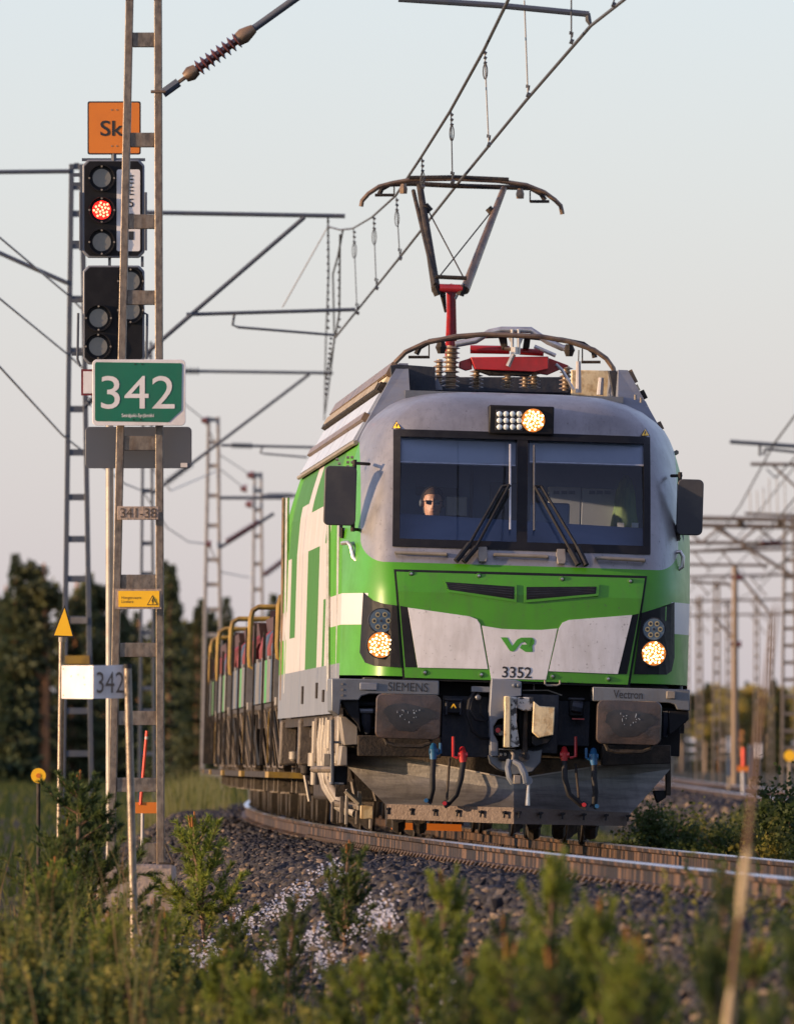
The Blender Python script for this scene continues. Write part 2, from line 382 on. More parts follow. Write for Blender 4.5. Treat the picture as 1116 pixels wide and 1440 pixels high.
def make_ground():
    xs = list(np.arange(-7, 13.01, .2)); a = 7.5; xl = []
    st = .5
    while a < 1500: xl.append(-a); a += st; st *= 1.25
    a = 13.5; st = .5; xr = []
    while a < 1500: xr.append(a); a += st; st *= 1.25
    xs = sorted(xl) + xs + xr
    ys = list(np.arange(30, 150, .5)) + list(np.arange(150, 330, 2)); a = 330.; st = 4.
    ys = [-60, -20, 0, 10, 20] + ys
    while a < 6000: ys.append(a); a += st; st *= 1.13
    vs = []; mask = []
    for y in ys:
        for x in xs: vs.append((x, y, ground_z(x, y))); mask.append(bed_mask(x, y))
    nx = len(xs); fs = [(j*nx+i, j*nx+i+1, (j+1)*nx+i+1, (j+1)*nx+i) for j in range(len(ys)-1) for i in range(nx-1)]
    me = bpy.data.meshes.new('ground'); me.from_pydata(vs, [], fs); me.update()
    at = me.attributes.new('bed', 'FLOAT', 'POINT'); at.data.foreach_set('value', mask)
    me.polygons.foreach_set('use_smooth', [True] * len(fs))
    m, nt, b = base_mat('ground soil and ballast')
    an = nt.nodes.new('ShaderNodeAttribute'); an.attribute_name = 'bed'
    soil = mixc(nt, ramp(nt, noise_e(nt, .9, 6), .4, .65), (.032, .027, .02), (.045, .046, .02))
    soil = mixc(nt, ramp(nt, noise_e(nt, 7, 6), .5, .75), soil, (.075, .062, .048))
    bal = mixc(nt, ramp(nt, noise_e(nt, 14, 6), .4, .68), (.016, .016, .02), (.045, .04, .038))
    nt.links.new(mixc(nt, an.outputs['Fac'], soil, bal), b.inputs['Base Color']); b.inputs['Roughness'].default_value = .95; b.inputs['Specular IOR Level'].default_value = .08
    bp = nt.nodes.new('ShaderNodeBump'); bp.inputs['Strength'].default_value = .8; bp.inputs['Distance'].default_value = .05
    nt.links.new(noise_e(nt, 18, 6), bp.inputs['Height']); nt.links.new(bp.outputs[0], b.inputs['Normal'])
    me.materials.append(m)
    return struct(link('ground', me))
make_ground()

CANT = .030
def rail_mesh(fx, side, ys, cant):
    """rail profile swept along the track; side -1 left, +1 right"""
    prof = [(-.075, -.172), (-.075, -.160), (-.012, -.140), (-.009, -.048), (-.034, -.036), (-.036, -.008), (-.026, 0), (.026, 0), (.036, -.008), (.034, -.036), (.009, -.048), (.012, -.140), (.075, -.160), (.075, -.172)]
    mb = MB(); n = len(prof); vs = []
    for y in ys:
        c = fx(y) + side * .798; dz = -side * .798 * cant
        vs += [(c + p[0], y, p[1] + dz) for p in prof]
    for i in range(len(ys) - 1):
        for j in range(n - 1):
            mb.f.append((i*n+j, i*n+j+1, (i+1)*n+j+1, (i+1)*n+j)); mb.m.append(1 if j in (5, 6, 7) else 0)
    mb.v = vs; return mb
trk = struct(link('track', None)); trk['label'] = 'curving main line track on dark ballast under the locomotive'
ys = list(np.arange(36, 300, 1.5))
for sd in (-1, 1): rail_mesh(track_x, sd, ys, CANT).build('rail', [M['rail'], M['railtop']], trk)
# sleepers with their rail clips
sb = MB()
for s in (-1, 1):
    sb.hexa([(s*.1, -.13, -.185), (s*1.28, -.13, -.185), (s*1.28, -.15, -.30), (s*.1, -.15, -.30)], [(s*.1, .13, -.185), (s*1.28, .13, -.185), (s*1.28, .15, -.30), (s*.1, .15, -.30)])
sb.box(-.1, .1, -.1, .1, -.3, -.215)
sleeper_me = sb.mesh('sleeper', M['sleeper'])
cb = MB()
for s in (-1, 1):
    for t in (-1, 1):
        x = s * .798 + t * .105
        cb.tube([(x - t*.035, -.06, -.135), (x + t*.03, -.045, -.12), (x + t*.045, 0, -.15), (x + t*.03, .045, -.12), (x - t*.035, .06, -.135)], .013, 6)
        cb.box(x - .03, x + .03, -.05, .05, -.185, -.155)
clip_me = cb.mesh('clip', M['clip'])
y = 62.0; i = 0
while y < 146:
    for nm, me in (('sleeper', sleeper_me), ('rail_clip', clip_me)):
        o = link(nm, me, trk); o.location = (track_x(y), y, 0); o.rotation_euler = (0, CANT, -math.atan(track_dir(y)))
    y += .61
trk2 = struct(link('track', None)); trk2['label'] = 'second track curving far off at the right'
ys2 = list(np.arange(210, 900, 10))
for sd in (-1, 1): rail_mesh(track2_x, sd, ys2, 0.0).build('rail', [M['rail'], M['railtop']], trk2)
y = 215.0
while y < 330:
    o = link('sleeper', sleeper_me, trk2); o.location = (track2_x(y), y, 0); y += 1.22

# ballast stones: thousands of angular stones as one mass, the largest as single pieces
def stone_proto(r, seed):
    """angular crushed stone: hull of a few random points"""
    q = random.Random(seed); bm = bmesh.new(); sc = (q.uniform(.85, 1.3), q.uniform(.8, 1.2), q.uniform(.55, .9))
    for k in range(10):
        d = Vector((q.gauss(0, 1), q.gauss(0, 1), q.gauss(0, 1))).normalized() * q.uniform(.8, 1.15); bm.verts.new((d.x * sc[0] * r, d.y * sc[1] * r, d.z * sc[2] * r))
    res = bmesh.ops.convex_hull(bm, input=bm.verts[:]); bmesh.ops.delete(bm, geom=[v for v in bm.verts if not v.link_faces], context='VERTS')
    bmesh.ops.triangulate(bm, faces=bm.faces[:]); bmesh.ops.recalc_face_normals(bm, faces=bm.faces[:]); bm.verts.ensure_lookup_table(); bm.verts.index_update()
    vs = [tuple(v.co) for v in bm.verts]; fs = [tuple(v.index for v in f.verts) for f in bm.faces]; bm.free()
    return np.array(vs), np.array(fs)
protos = [stone_proto(1, k) for k in range(9)]
def scatter_stones(count, pick, rr, seed):
    q = np.random.RandomState(seed); V = []; Fc = []; off = 0
    for _ in range(count):
        X, Y = pick(q); r = rr(q, Y); v, f = protos[q.randint(9)]
        a = q.uniform(0, 6.28); b = q.uniform(-.6, .6); ca, sa, cb_, sb_ = math.cos(a), math.sin(a), math.cos(b), math.sin(b)
        R = np.array([[ca, -sa, 0], [sa, ca, 0], [0, 0, 1]]) @ np.array([[1, 0, 0], [0, cb_, -sb_], [0, sb_, cb_]])
        V.append(v @ R.T * r + np.array([X, Y, ground_z(X, Y) + r * .25])); Fc.append(f + off); off += len(v)
    V = np.concatenate(V); Fc = np.concatenate(Fc)
    me = bpy.data.meshes.new('ballast'); me.vertices.add(len(V)); me.vertices.foreach_set('co', V.ravel())
    me.loops.add(len(Fc) * 3); me.polygons.add(len(Fc)); me.loops.foreach_set('vertex_index', Fc.ravel().astype(np.int32))
    me.polygons.foreach_set('loop_start', np.arange(0, len(Fc)*3, 3, dtype=np.int32)); me.update(); me.validate()
    return me
def pick_left(q):
    Y = 52 + 95 * q.rand() ** .85; u = -q.uniform(.0, 3.0)
    return track_x(Y) + u, Y
def pick_right(q):
    Y = 70 + 130 * q.rand(); return track_x(Y) + q.uniform(0, 3.0), Y
def pick_far(q):
    Y = 140 + 110 * q.rand(); return track_x(Y) - q.uniform(.5, 3.0), Y
# stone colour varies per stone; the few golden ones paint in sunlit highlights
def stone_mat():
    m, nt, b = base_mat('ballast stones')
    g = nt.nodes.new('ShaderNodeNewGeometry'); cr = nt.nodes.new('ShaderNodeValToRGB')
    el = cr.color_ramp.elements; el[0].color = (.018, .019, .026, 1); el[1].color = (.22, .16, .115, 1); el[1].position = 1
    e = cr.color_ramp.elements.new(.55); e.color = (.028, .029, .038, 1); e = cr.color_ramp.elements.new(.82); e.color = (.048, .046, .052, 1)
    nt.links.new(g.outputs['Random Per Island'], cr.inputs[0])
    c = mixc(nt, ramp(nt, noise_e(nt, 45, 5), .4, .75), cr.outputs[0], (.03, .026, .025))
    nt.links.new(c, b.inputs['Base Color']); b.inputs['Roughness'].default_value = .85; b.inputs['Specular IOR Level'].default_value = .12
    return m
M['stones'] = stone_mat()
def stuff(name, me, mat, label, cat, smoothit=False):
    me.materials.clear(); me.materials.append(mat)
    if smoothit: me.polygons.foreach_set('use_smooth', [True] * len(me.polygons))
    o = link(name, me); tag(o, label, cat, kind='stuff'); return o
bal = stuff('ballast', scatter_stones(36000, pick_left, lambda q, Y: q.uniform(.022, .058), 3), M['stones'], 'dark ballast stones along the left rail', 'ballast')
stuff('ballast', scatter_stones(11000, pick_right, lambda q, Y: q.uniform(.022, .055), 4), M['stones'], 'dark ballast stones between and right of the rails', 'ballast')
stuff('ballast', scatter_stones(5000, pick_far, lambda q, Y: q.uniform(.03, .06), 5), M['stones'], 'distant dark ballast beside the wagons', 'ballast')
def pick_t2(q):
    Y = 240 + 200 * q.rand(); return track2_x(Y) + q.uniform(-3.2, 1), Y
stuff('ballast', scatter_stones(6000, pick_t2, lambda q, Y: q.uniform(.06, .13), 6), M['stones'], 'dark ballast bank of the far right track', 'ballast')
smes = []
for k in range(6):
    v, f = protos[k]; me = bpy.data.meshes.new('stone'); me.from_pydata([tuple(p) for p in v], [], [tuple(t) for t in f]); me.materials.append(M['stones' if k % 3 else 'stone']); smes.append(me)
q = np.random.RandomState(11)
for k in range(220):
    Y = 84 + 32 * q.rand(); X = track_x(Y) - q.uniform(1.2, 2.9); r = q.uniform(.05, .078)
    o = link('stone', smes[k % 6], bal); o.location = (X, Y, ground_z(X, Y) + r * .3); o.scale = (r, r, r); o.rotation_euler = (q.uniform(-.5, .5), q.uniform(-.5, .5), q.uniform(0, 6))

# ================================================================== locomotive
PSI = math.radians(2.25)
LOCO = Matrix.Translation((1.00, Y0, 0)) @ Matrix.Rotation(PSI, 4, 'Z') @ Matrix.Rotation(CANT, 4, 'Y')
LINV = LOCO.inverted()
CAMP = LINV @ Vector((0, 0, HC))
def P(x, y, w):
    """photo pixel -> locomotive-local point on the plane y = w"""
    q = LINV @ px(x, y, 100.0); d = q - CAMP; t = (w - CAMP.y) / d.y
    return CAMP + d * t
ZW = [(.98, .03), (1.2, 0), (2.1, .02), (2.3, .10), (2.5, .20), (3.5, .68), (3.58, .74), (3.66, .83), (3.74, .96), (3.80, 1.12), (3.845, 1.38), (3.87, 1.8)]
ZH = [(.98, 1.5), (2.6, 1.5), (2.9, 1.485), (3.1, 1.45), (3.4, 1.365), (3.5, 1.325), (3.58, 1.28), (3.66, 1.2), (3.74, 1.1), (3.80, .98), (3.845, .82), (3.87, .6)]
def lerp(tab, z): return float(np.interp(z, [a for a, b in tab], [b for a, b in tab]))
def qplan(u): u = abs(u); return .05 * u * u + .9 * max(0., (u - .95) / .55) ** 3.5
def Fs(u, z): h = lerp(ZH, z); return lerp(ZW, z) + qplan(min(1.5, abs(u) * 1.5 / h))
def S(x, y, off=0.0):
    """photo pixel -> point on the nose surface, off metres in front of it"""
    w = .1
    for _ in range(12):
        p = P(x, y, w); w2 = Fs(p.x, p.z) - off; w = w * .4 + w2 * .6
    p = P(x, y, w); return Vector((p.x, Fs(p.x, p.z) - off, p.z))
LL = 18.98
loco = thing('locomotive', 'green, white and grey electric locomotive with lit headlights and raised rear pantograph', 'locomotive')
loco.matrix_world = LOCO

def body_shell():
    mb = MB()
    zr = [1.375, 1.5, 1.8, 2.1, 2.2, 2.3, 2.4, 2.5, 2.62, 2.75, 3.0, 3.25, 3.4, 3.5, 3.54, 3.58, 3.62, 3.66, 3.70, 3.74, 3.77, 3.80, 3.825, 3.845, 3.86, 3.87]
    inner = list(np.linspace(-1, 1, 13)); outer = [.12, .25, .38, .5, .62, .74, .84, .92, 1.0]
    WZ = (2.5, 3.5)
    for end in (0, 1):
        rows = []
        for z in zr:
            h = lerp(ZH, z); e = 1.095 if z <= 3.5 else min(1.095, h * (1.095 / 1.325))
            us = [-(e + (h - e) * o) for o in reversed(outer)] + [e * t for t in inner] + [e + (h - e) * o for o in outer]
            rows.append([(u, Fs(u, z) if end == 0 else LL - Fs(u, z), z) for u in us])
        n = len(rows[0]); vs = [p for r in rows for p in r]; fs = []
        for i in range(len(zr) - 1):
            for j in range(n - 1):
                if end == 0 and WZ[0] - 1e-6 <= zr[i] < WZ[1] - 1e-6 and 9 <= j < 21: continue
                fs.append((i*n+j, i*n+j+1, (i+1)*n+j+1, (i+1)*n+j))
        mb.add(vs, fs)
        if end == 0: front = rows
        else: rear = rows
    # roof shoulders and deck above the gutter
    k0 = zr.index(3.4)
    for s in (0, -1):
        for i in range(k0, len(zr) - 1):
            mb.add([front[i][s], front[i+1][s], rear[i+1][s], rear[i][s]], [(0, 1, 2, 3)])
    a, b = front[-1], rear[-1]; n = len(a)
    for j in range(n - 1): mb.add([a[j], a[j+1], b[j+1], b[j]], [(0, 1, 2, 3)])
    me = mb.mesh('body_shell', M['livery'])
    bm = bmesh.new(); bm.from_mesh(me); bmesh.ops.remove_doubles(bm, verts=bm.verts, dist=.0005); bm.to_mesh(me); bm.free()
    me.polygons.foreach_set('use_smooth', [True] * len(me.polygons)); me.set_sharp_from_angle(angle=math.radians(50))
    return link('body_shell', me, loco)
body_shell()
def side_walls():
    zl = [1.05, 1.48, 1.81, 2.08, 2.58, 2.94, 3.05, 3.18, 3.4]
    wl_ = [0, 1.95, 2.6, 4.4, 5.0, 5.6, 7.0, 10.2, 11.6, 13.4, 15.0, 16.0, LL - 1.9, LL]
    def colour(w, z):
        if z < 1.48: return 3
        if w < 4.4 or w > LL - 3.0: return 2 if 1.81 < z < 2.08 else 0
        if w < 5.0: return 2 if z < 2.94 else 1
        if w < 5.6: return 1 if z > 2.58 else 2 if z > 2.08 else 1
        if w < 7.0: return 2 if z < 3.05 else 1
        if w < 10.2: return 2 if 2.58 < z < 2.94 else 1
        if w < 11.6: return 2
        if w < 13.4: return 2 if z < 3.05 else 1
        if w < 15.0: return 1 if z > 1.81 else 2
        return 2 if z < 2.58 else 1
    for s in (-1, 1):
        mb = MB()
        for i in range(len(zl) - 1):
            for j in range(len(wl_) - 1):
                def pt(w, z):
                    h = lerp(ZH, z); st = Fs(h, z); return (s * h, min(max(w, st), LL - st), z)
                if j == 0 and 4 <= i <= 6: continue
                a = (pt(wl_[j], zl[i]), pt(wl_[j+1], zl[i]), pt(wl_[j+1], zl[i+1]), pt(wl_[j], zl[i+1]))
                mb.add(a, [(0, 1, 2, 3)], colour((wl_[j] + wl_[j+1]) / 2, (zl[i] + zl[i+1]) / 2))
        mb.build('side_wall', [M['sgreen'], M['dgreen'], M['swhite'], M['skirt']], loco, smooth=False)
side_walls()
for s in (-1, 1):       # cab side windows
    mb = MB(); ring = []
    for z in (2.58, 2.94, 3.05, 3.18):
        h = lerp(ZH, z); ring.append([(s * (h - .008), Fs(h, z) + .01, z), (s * (h - .008), 1.94, z)])
    for i in range(3): mb.add([ring[i][0], ring[i][1], ring[i+1][1], ring[i+1][0]], [(0, 1, 2, 3)])
    mb.build('side_window', M['glass'], loco)
mb = MB(); mb.box(-1.46, 1.46, .6, LL - .6, .96, 1.04); mb.build('underfloor', M['soot'], loco)
for s in (-1, 1):   # roof side fairings with louvres, rain gutter
    mb = MB(); a = (s*1.385, 3.405); b = (s*1.0, 4.13); w0, w1 = 2.6, LL - 2.6
    mb.hexa([(a[0], w0 - .55, a[1]), (b[0], w0 + .15, b[1]), (b[0] - s*.08, w0 + .15, b[1]), (s*.9, w0 - .3, 3.7)], [(a[0], w1 + .55, a[1]), (b[0], w1 - .15, b[1]), (b[0] - s*.08, w1 - .15, b[1]), (s*.9, w1 + .3, 3.7)])
    fa = mb.build('roof_fairing', M['skirt'], loco)
    nrm = Vector((.725 * s, 0, .385)).normalized()
    pf_ = lambda t, w, o: Vector((a[0] + (b[0]-a[0])*t, w, a[1] + (b[1]-a[1])*t)) + nrm * o
    for t0, t1, o_, mt, nm in ((.04, .26, .02, 'roofp', 'roof_panel'), (.27, .36, .05, 'copper', 'roof_rail'), (.37, .62, .02, 'roofp', 'roof_panel'), (.64, .74, .055, 'soot', 'roof_rail'), (.75, .82, .03, 'cream', 'roof_panel'), (.84, .99, .05, 'copper', 'roof_rail')):
        for k in range(4):
            wa = 2.35 + .62 * t1 + k * 3.6; wb = wa + 3.52
            lv = MB(); lv.hexa([pf_(t0, wa, 0), pf_(t1, wa, 0), pf_(t1, wb, 0), pf_(t0, wb, 0)], [pf_(t0, wa, o_), pf_(t1, wa, o_), pf_(t1, wb, o_), pf_(t0, wb, o_)]); lv.build(nm, M[mt], fa)
    for k in range(36):
        w = 3.2 + k * .36; lv = MB(); lv.tube([pf_(.645, w, .06), pf_(.735, w, .06)], .02, 5); lv.build('rail_bracket', M['pale'], fa)
    g = MB(); g.tube([(s*1.39, 1.75, 3.40), (s*1.40, 2.2, 3.40), (s*1.40, LL - 2.2, 3.40)], .022, 6); g.build('gutter', M['pale'], loco)

# ---- windscreen: frame, panes, cab behind
def scr(u, z): return Vector((u, Fs(u, z), z))
fr = MB()
def strip(u0, u1, z0, z1, off, dep, mbx, n=24, k=2, m=0):
    us = np.linspace(u0, u1, n + 1); zs = np.linspace(z0, z1, k + 1)
    fa = [[scr(u, z) + Vector((0, -off, 0)) for u in us] for z in zs]; ba = [[p + Vector((0, dep, 0)) for p in r] for r in fa]
    vs = [p for r in fa for p in r] + [p for r in ba for p in r]; c = n + 1; t = (k + 1) * c
    fs = []
    for i in range(k):
        for j in range(n):
            fs.append((i*c+j, i*c+j+1, (i+1)*c+j+1, (i+1)*c+j)); fs.append((t+i*c+j, t+(i+1)*c+j, t+(i+1)*c+j+1, t+i*c+j+1))
    for j in range(n): fs.append((j, t+j, t+j+1, j+1)); fs.append((k*c+j, k*c+j+1, t+k*c+j+1, t+k*c+j))
    for i in range(k): fs.append((i*c, (i+1)*c, t+(i+1)*c, t+i*c)); fs.append((i*c+n, t+i*c+n, t+(i+1)*c+n, (i+1)*c+n))
    mbx.add(vs, fs, m)
U1 = 1.105
strip(-U1, U1, 3.44, 3.503, .018, .06, fr); strip(-U1, U1, 2.485, 2.555, .012, .06, fr)
strip(-U1, -1.045, 2.555, 3.44, .012, .06, fr, 1, 6); strip(1.045, U1, 2.555, 3.44, .012, .06, fr, 1, 6); strip(-.045, .045, 2.555, 3.44, .012, .06, fr, 2, 6)
wframe = fr.build('windscreen_frame', M['black'], loco)
for u0, u1 in ((-1.05, -.04), (.04, 1.05)):
    mbg = MB(); us = np.linspace(u0, u1, 7); vs = [scr(u, z) + Vector((0, .012, 0)) for z in (2.55, 3.0, 3.445) for u in us]
    mbg.add(vs, [(i*7+j, i*7+j+1, (i+1)*7+j+1, (i+1)*7+j) for i in range(2) for j in range(6)]); mbg.build('windscreen_pane', M['glass'], loco)
# cab interior
c = MB(); c.hexa([(-1.42, 2.55, 1.1), (1.42, 2.55, 1.1), (1.30, 2.55, 3.4), (1.05, 2.55, 3.7), (-1.05, 2.55, 3.7), (-1.30, 2.55, 3.4)], [(-1.42, 2.6, 1.1), (1.42, 2.6, 1.1), (1.30, 2.6, 3.4), (1.05, 2.6, 3.7), (-1.05, 2.6, 3.7), (-1.30, 2.6, 3.4)]); bulk = c.build('bulkhead', M['cabgrey'], loco)
c = MB(); c.box(-1.3, 1.3, .5, 2.55, 1.3, 1.36); c.build('cab_floor', M['cabdark'], loco)
c = MB(); c.hexa([(-1.25, .42, 2.52), (1.25, .42, 2.50), (1.25, .55, 2.0), (-1.25, .55, 2.0)], [(-1.25, 1.02, 2.80), (1.25, 1.02, 2.72), (1.25, 1.1, 2.0), (-1.25, 1.1, 2.0)]); c.build('dashboard', M['cabgrey'], loco, bevel=.02)
for x0, x1 in ((560, 724), (744, 906)):
    c = MB(); a = P(x0, 612, .82); b = P(x1, 655, .72); c.hexa([(a.x, .80, a.z), (b.x, .80, a.z), (b.x, .66, b.z), (a.x, .66, b.z)], [(a.x, .83, a.z), (b.x, .83, a.z), (b.x, .69, b.z), (a.x, .69, b.z)]); bl = c.build('sun_blind', M['blind'], loco)
    c = MB(); c.tube([(a.x, .66, b.z), (b.x, .66, b.z)], .011, 8); c.build('blind_rail', M['silver'], loco)
def pbox(x0, y0, x1, y1, w0, w1, mat, name, parent=None, bevel=.006):
    a = P(x0, y0, w0); b = P(x1, y1, w0); c = MB(); c.box(min(a.x, b.x), max(a.x, b.x), w0, w1, min(a.z, b.z), max(a.z, b.z))
    return c.build(name, M[mat], parent or loco, bevel=bevel)
cab1 = pbox(772, 684, 815, 748, 2.2, 2.54, 'cabpale', 'cabinet'); cab2 = pbox(818, 686, 864, 748, 2.2, 2.54, 'cabpale', 'cabinet')
for cb_, xs_ in ((cab1, (778, 789, 800)), (cab2, (828, 839, 850))):
    for x in xs_: pbox(x, 690, x + 8, 695, 2.185, 2.2, 'cabdark', 'vent', cb_, 0)
pbox(585, 684, 642, 698, 2.5, 2.54, 'cabdark', 'wall_grille'); pbox(628, 698, 656, 726, 2.45, 2.54, 'cabpale', 'wall_panel')
pbox(662, 640, 664, 730, 2.52, 2.54, 'cabdark', 'panel_joint'); pbox(690, 678, 726, 740, 2.4, 2.54, 'cabdark', 'monitor'); pbox(745, 706, 800, 745, 1.5, 1.6, 'cabgrey', 'screen_panel', bevel=.02)
v = MB(); a = P(880, 668, 2.1)
prof = [(.02, 0), (.05, -.03), (.085, -.15), (.10, -.3), (.12, -.42), (.13, -.50)]
for k in range(len(prof) - 1):
    pass
v.tube_prof([(Vector((a.x, 2.12, a.z + t)), r) for r, t in prof], Vector((0, 0, 1)), 14, 0); vest = v.build('hanging_vest', M['vest'], loco)
for x in (868, 888): pbox(x, 735, x + 9, 742, 1.97, 1.985, 'tape', 'reflective_tape', vest, 0)

# ---- roof headlight panel, warning triangles
def surf_poly(name, pts, mat, off=.01, thick=.02, parent=None, bevel=0.0, cut=True):
    """polygon traced on the nose, laid on its curved surface, with thickness"""
    bm = bmesh.new(); q = [S(x, y) for x, y in pts]
    f = bm.faces.new([bm.verts.new((p.x, 0, p.z)) for p in q])
    bmesh.ops.triangulate(bm, faces=[f])
    if cut:
        for u in np.arange(-1.4, 1.41, .1):
            bmesh.ops.bisect_plane(bm, geom=bm.verts[:] + bm.edges[:] + bm.faces[:], plane_co=(u, 0, 0), plane_no=(1, 0, 0), dist=1e-5)
        zs_ = [v_.co.z for v_ in bm.verts]
        for z_ in np.arange(1.2, 2.5, .05):
            if min(zs_) < z_ < max(zs_): bmesh.ops.bisect_plane(bm, geom=bm.verts[:] + bm.edges[:] + bm.faces[:], plane_co=(0, 0, z_), plane_no=(0, 0, 1), dist=1e-5)
    bmesh.ops.recalc_face_normals(bm, faces=bm.faces)
    if bm.faces and sum(fc.normal.y for fc in bm.faces) > 0: bmesh.ops.reverse_faces(bm, faces=bm.faces)
    for v_ in bm.verts: v_.co.y = Fs(v_.co.x, v_.co.z) + thick - off
    r = bmesh.ops.extrude_face_region(bm, geom=bm.faces[:])
    for e in r['geom']:
        if isinstance(e, bmesh.types.BMVert): e.co.y -= thick
    bmesh.ops.recalc_face_normals(bm, faces=bm.faces)
    me = bpy.data.meshes.new(name); bm.to_mesh(me); bm.free(); me.materials.append(M[mat])
    o = link(name, me, parent or loco)
    if bevel:
        b = o.modifiers.new('bevel', 'BEVEL'); b.width = bevel; b.segments = 2; b.limit_method = 'ANGLE'; b.angle_limit = math.radians(50)
    return o
def disc(name, x, y, rpx, w, mat, parent, depth=.02, n=24, dome=0.0):
    p = P(x, y, w); r = rpx / 164.0; c = MB()
    prof = [(r, depth), (r, 0)] + ([(r * .8, -dome * .6), (r * .4, -dome * .95), (.001, -dome)] if dome else [])
    c.lathe(prof, p, (0, 1, 0), n); return c.build(name, M[mat], parent)
def led_cluster(x, y, rpx, w, parent, on, mat='led_on', num=44, dot=1.9):
    q = random.Random(int(x * 7 + y)); c = MB(); p0 = P(x, y, w)
    for k in range(num):
        rr = rpx * math.sqrt((k + .6) / num) * .93; a = k * 2.39996
        d = dot / 164.0 * q.uniform(.75, 1.2)
        p = p0 + Vector((rr / 164.0 * math.cos(a), 0, rr / 164.0 * math.sin(a)))
        c.lathe([(d, .01), (d, 0), (d * .6, -.006)], p, (0, 1, 0), 6)
    return c.build('led_cluster', M[mat], parent)
hp = MB(); a = P(688, 569, .62); b = P(778, 612, .62)
hp.hexa([(a.x, .62, a.z), (b.x, .62, a.z), (b.x, .62, b.z), (a.x, .62, b.z)], [(a.x, 1.1, a.z), (b.x, 1.1, a.z), (b.x, 1.1, b.z), (a.x, 1.1, b.z)])
rl = hp.build('roof_headlight', M['black'], loco, bevel=.012)
pbox(697, 576, 735, 606, .612, .63, 'dark', 'lamp_tray', rl, .003)
for i in range(4):
    for j in range(3): disc('led_lens', 702 + i * 9.2, 582 + j * 9.2, 4.0, .606, 'led', rl, .01, 10, .008)
disc('lamp_bowl', 749.5, 591, 16.5, .61, 'led_core', rl, .02); led_cluster(749.5, 591, 15.5, .602, rl, True, num=30, dot=1.8)
for x, y in ((557.5, 598), (907, 608.5)):
    t = surf_poly('warning_triangle', [(x - 7, y + 5), (x + 7, y + 5), (x, y - 7)], 'ink', .004, .004, cut=False)
    surf_poly('triangle_face', [(x - 5, y + 3.8), (x + 5, y + 3.8), (x, y - 4.8)], 'yellow', .007, .004, t, cut=False)
    surf_poly('flash', [(x - .4, y - 2.5), (x + .8, y - 2.5), (x, y - .2), (x + 1.2, y - .2), (x - .6, y + 3), (x - .1, y + .6), (x - 1.2, y + .6)], 'ink', .009, .003, t, cut=False)

# ---- wipers, handrails under the screen
def ptube(name, pts, r, mat, parent=None, n=8):
    """pts: (x, y, w) pixels with local depth"""
    c = MB(); c.tube([P(*p) for p in pts], r, n); return c.build(name, M[mat], parent or loco)
def stube(name, pts, r, mat, off, parent=None, n=8):
    c = MB(); c.tube([S(x, y, off) for x, y in pts], r, n); return c.build(name, M[mat], parent or loco)
for pts_a, pts_b, blade, mt in ((((641, 789), (660, 765), (706, 684)), ((652, 790), (669, 770), (716, 682)), ((717, 625), (717, 745)), 'silver'),
                                (((813, 794), (801, 772), (752, 684)), ((824, 795), (812, 770), (761, 684)), ((751, 626), (751, 746)), 'wire')):
    wp = stube('wiper', [pts_a[0], pts_a[1]], .026, 'rubber', .07)
    stube('wiper_arm', pts_a, .013, 'rubber', .075, wp); stube('wiper_arm', pts_b, .013, 'rubber', .075, wp)
    stube('wiper_pivot', [pts_b[0], pts_b[1]], .026, 'rubber', .07, wp)
    stube('wiper_blade', [blade[0], ((blade[0][0]+blade[1][0])/2, (blade[0][1]+blade[1][1])/2), blade[1]], .010, mt, .04, wp)
    stube('wiper_link', [pts_a[2], pts_b[2], (blade[0][0], 684)], .012, 'rubber', .06, wp)
for a, b in (((556, 777), (628, 779.5)), ((695, 780), (770, 783)), ((838, 784.5), (906, 788))):
    h = stube('step_bar', [a, b], .016, 'pale', .05)
    for x, y in (a, b): c = MB(); c.tube([S(x, y, .05), S(x, y, -.01)], .012, 6); c.build('step_bar_post', M['pale'], h)
for x, y in ((678, 780), (788.5, 783)):
    surf_poly('washer_block', [(x-6, y-11), (x+6, y-11), (x+7, y+2), (x+5, y+10), (x-5, y+10), (x-7, y)], 'pale', .05, .06, bevel=.008, cut=False)

# ---- nose panel
NB = .012
panel = surf_poly('nose_panel', [(557, 804), (730, 809), (906, 813.5), (898, 863), (882, 963), (767, 959), (690, 956.5), (569, 953)], 'green', .030, .05, bevel=.008)
surf_poly('panel_outline', [(553.5, 800.5), (909.5, 810), (885, 966), (566, 956)], 'black', .004, .02)  # black sheet whose edge shows as a line round the nose panel
surf_poly('black_flank', [(562, 852), (573, 854), (586, 938.5), (569.5, 938.5)], 'black', .034, .012, panel)
surf_poly('black_flank', [(888, 865), (897.5, 863), (881, 948), (868, 948)], 'black', .034, .012, panel)
surf_poly('white_cheek', [(573, 854.5), (660, 867), (670, 871), (674.5, 878), (685.5, 941), (587, 939)], 'white', .042, .02, panel, .006)
surf_poly('white_cheek', [(790, 876), (799, 872), (888, 865), (868, 948), (771, 944), (785, 884)], 'white', .042, .02, panel, .006)
shield = surf_poly('white_shield', [(677, 880), (705, 884.5), (733, 886), (760, 886), (783, 884), (767, 956), (690, 954.5)], 'white', .040, .02, panel, .004)
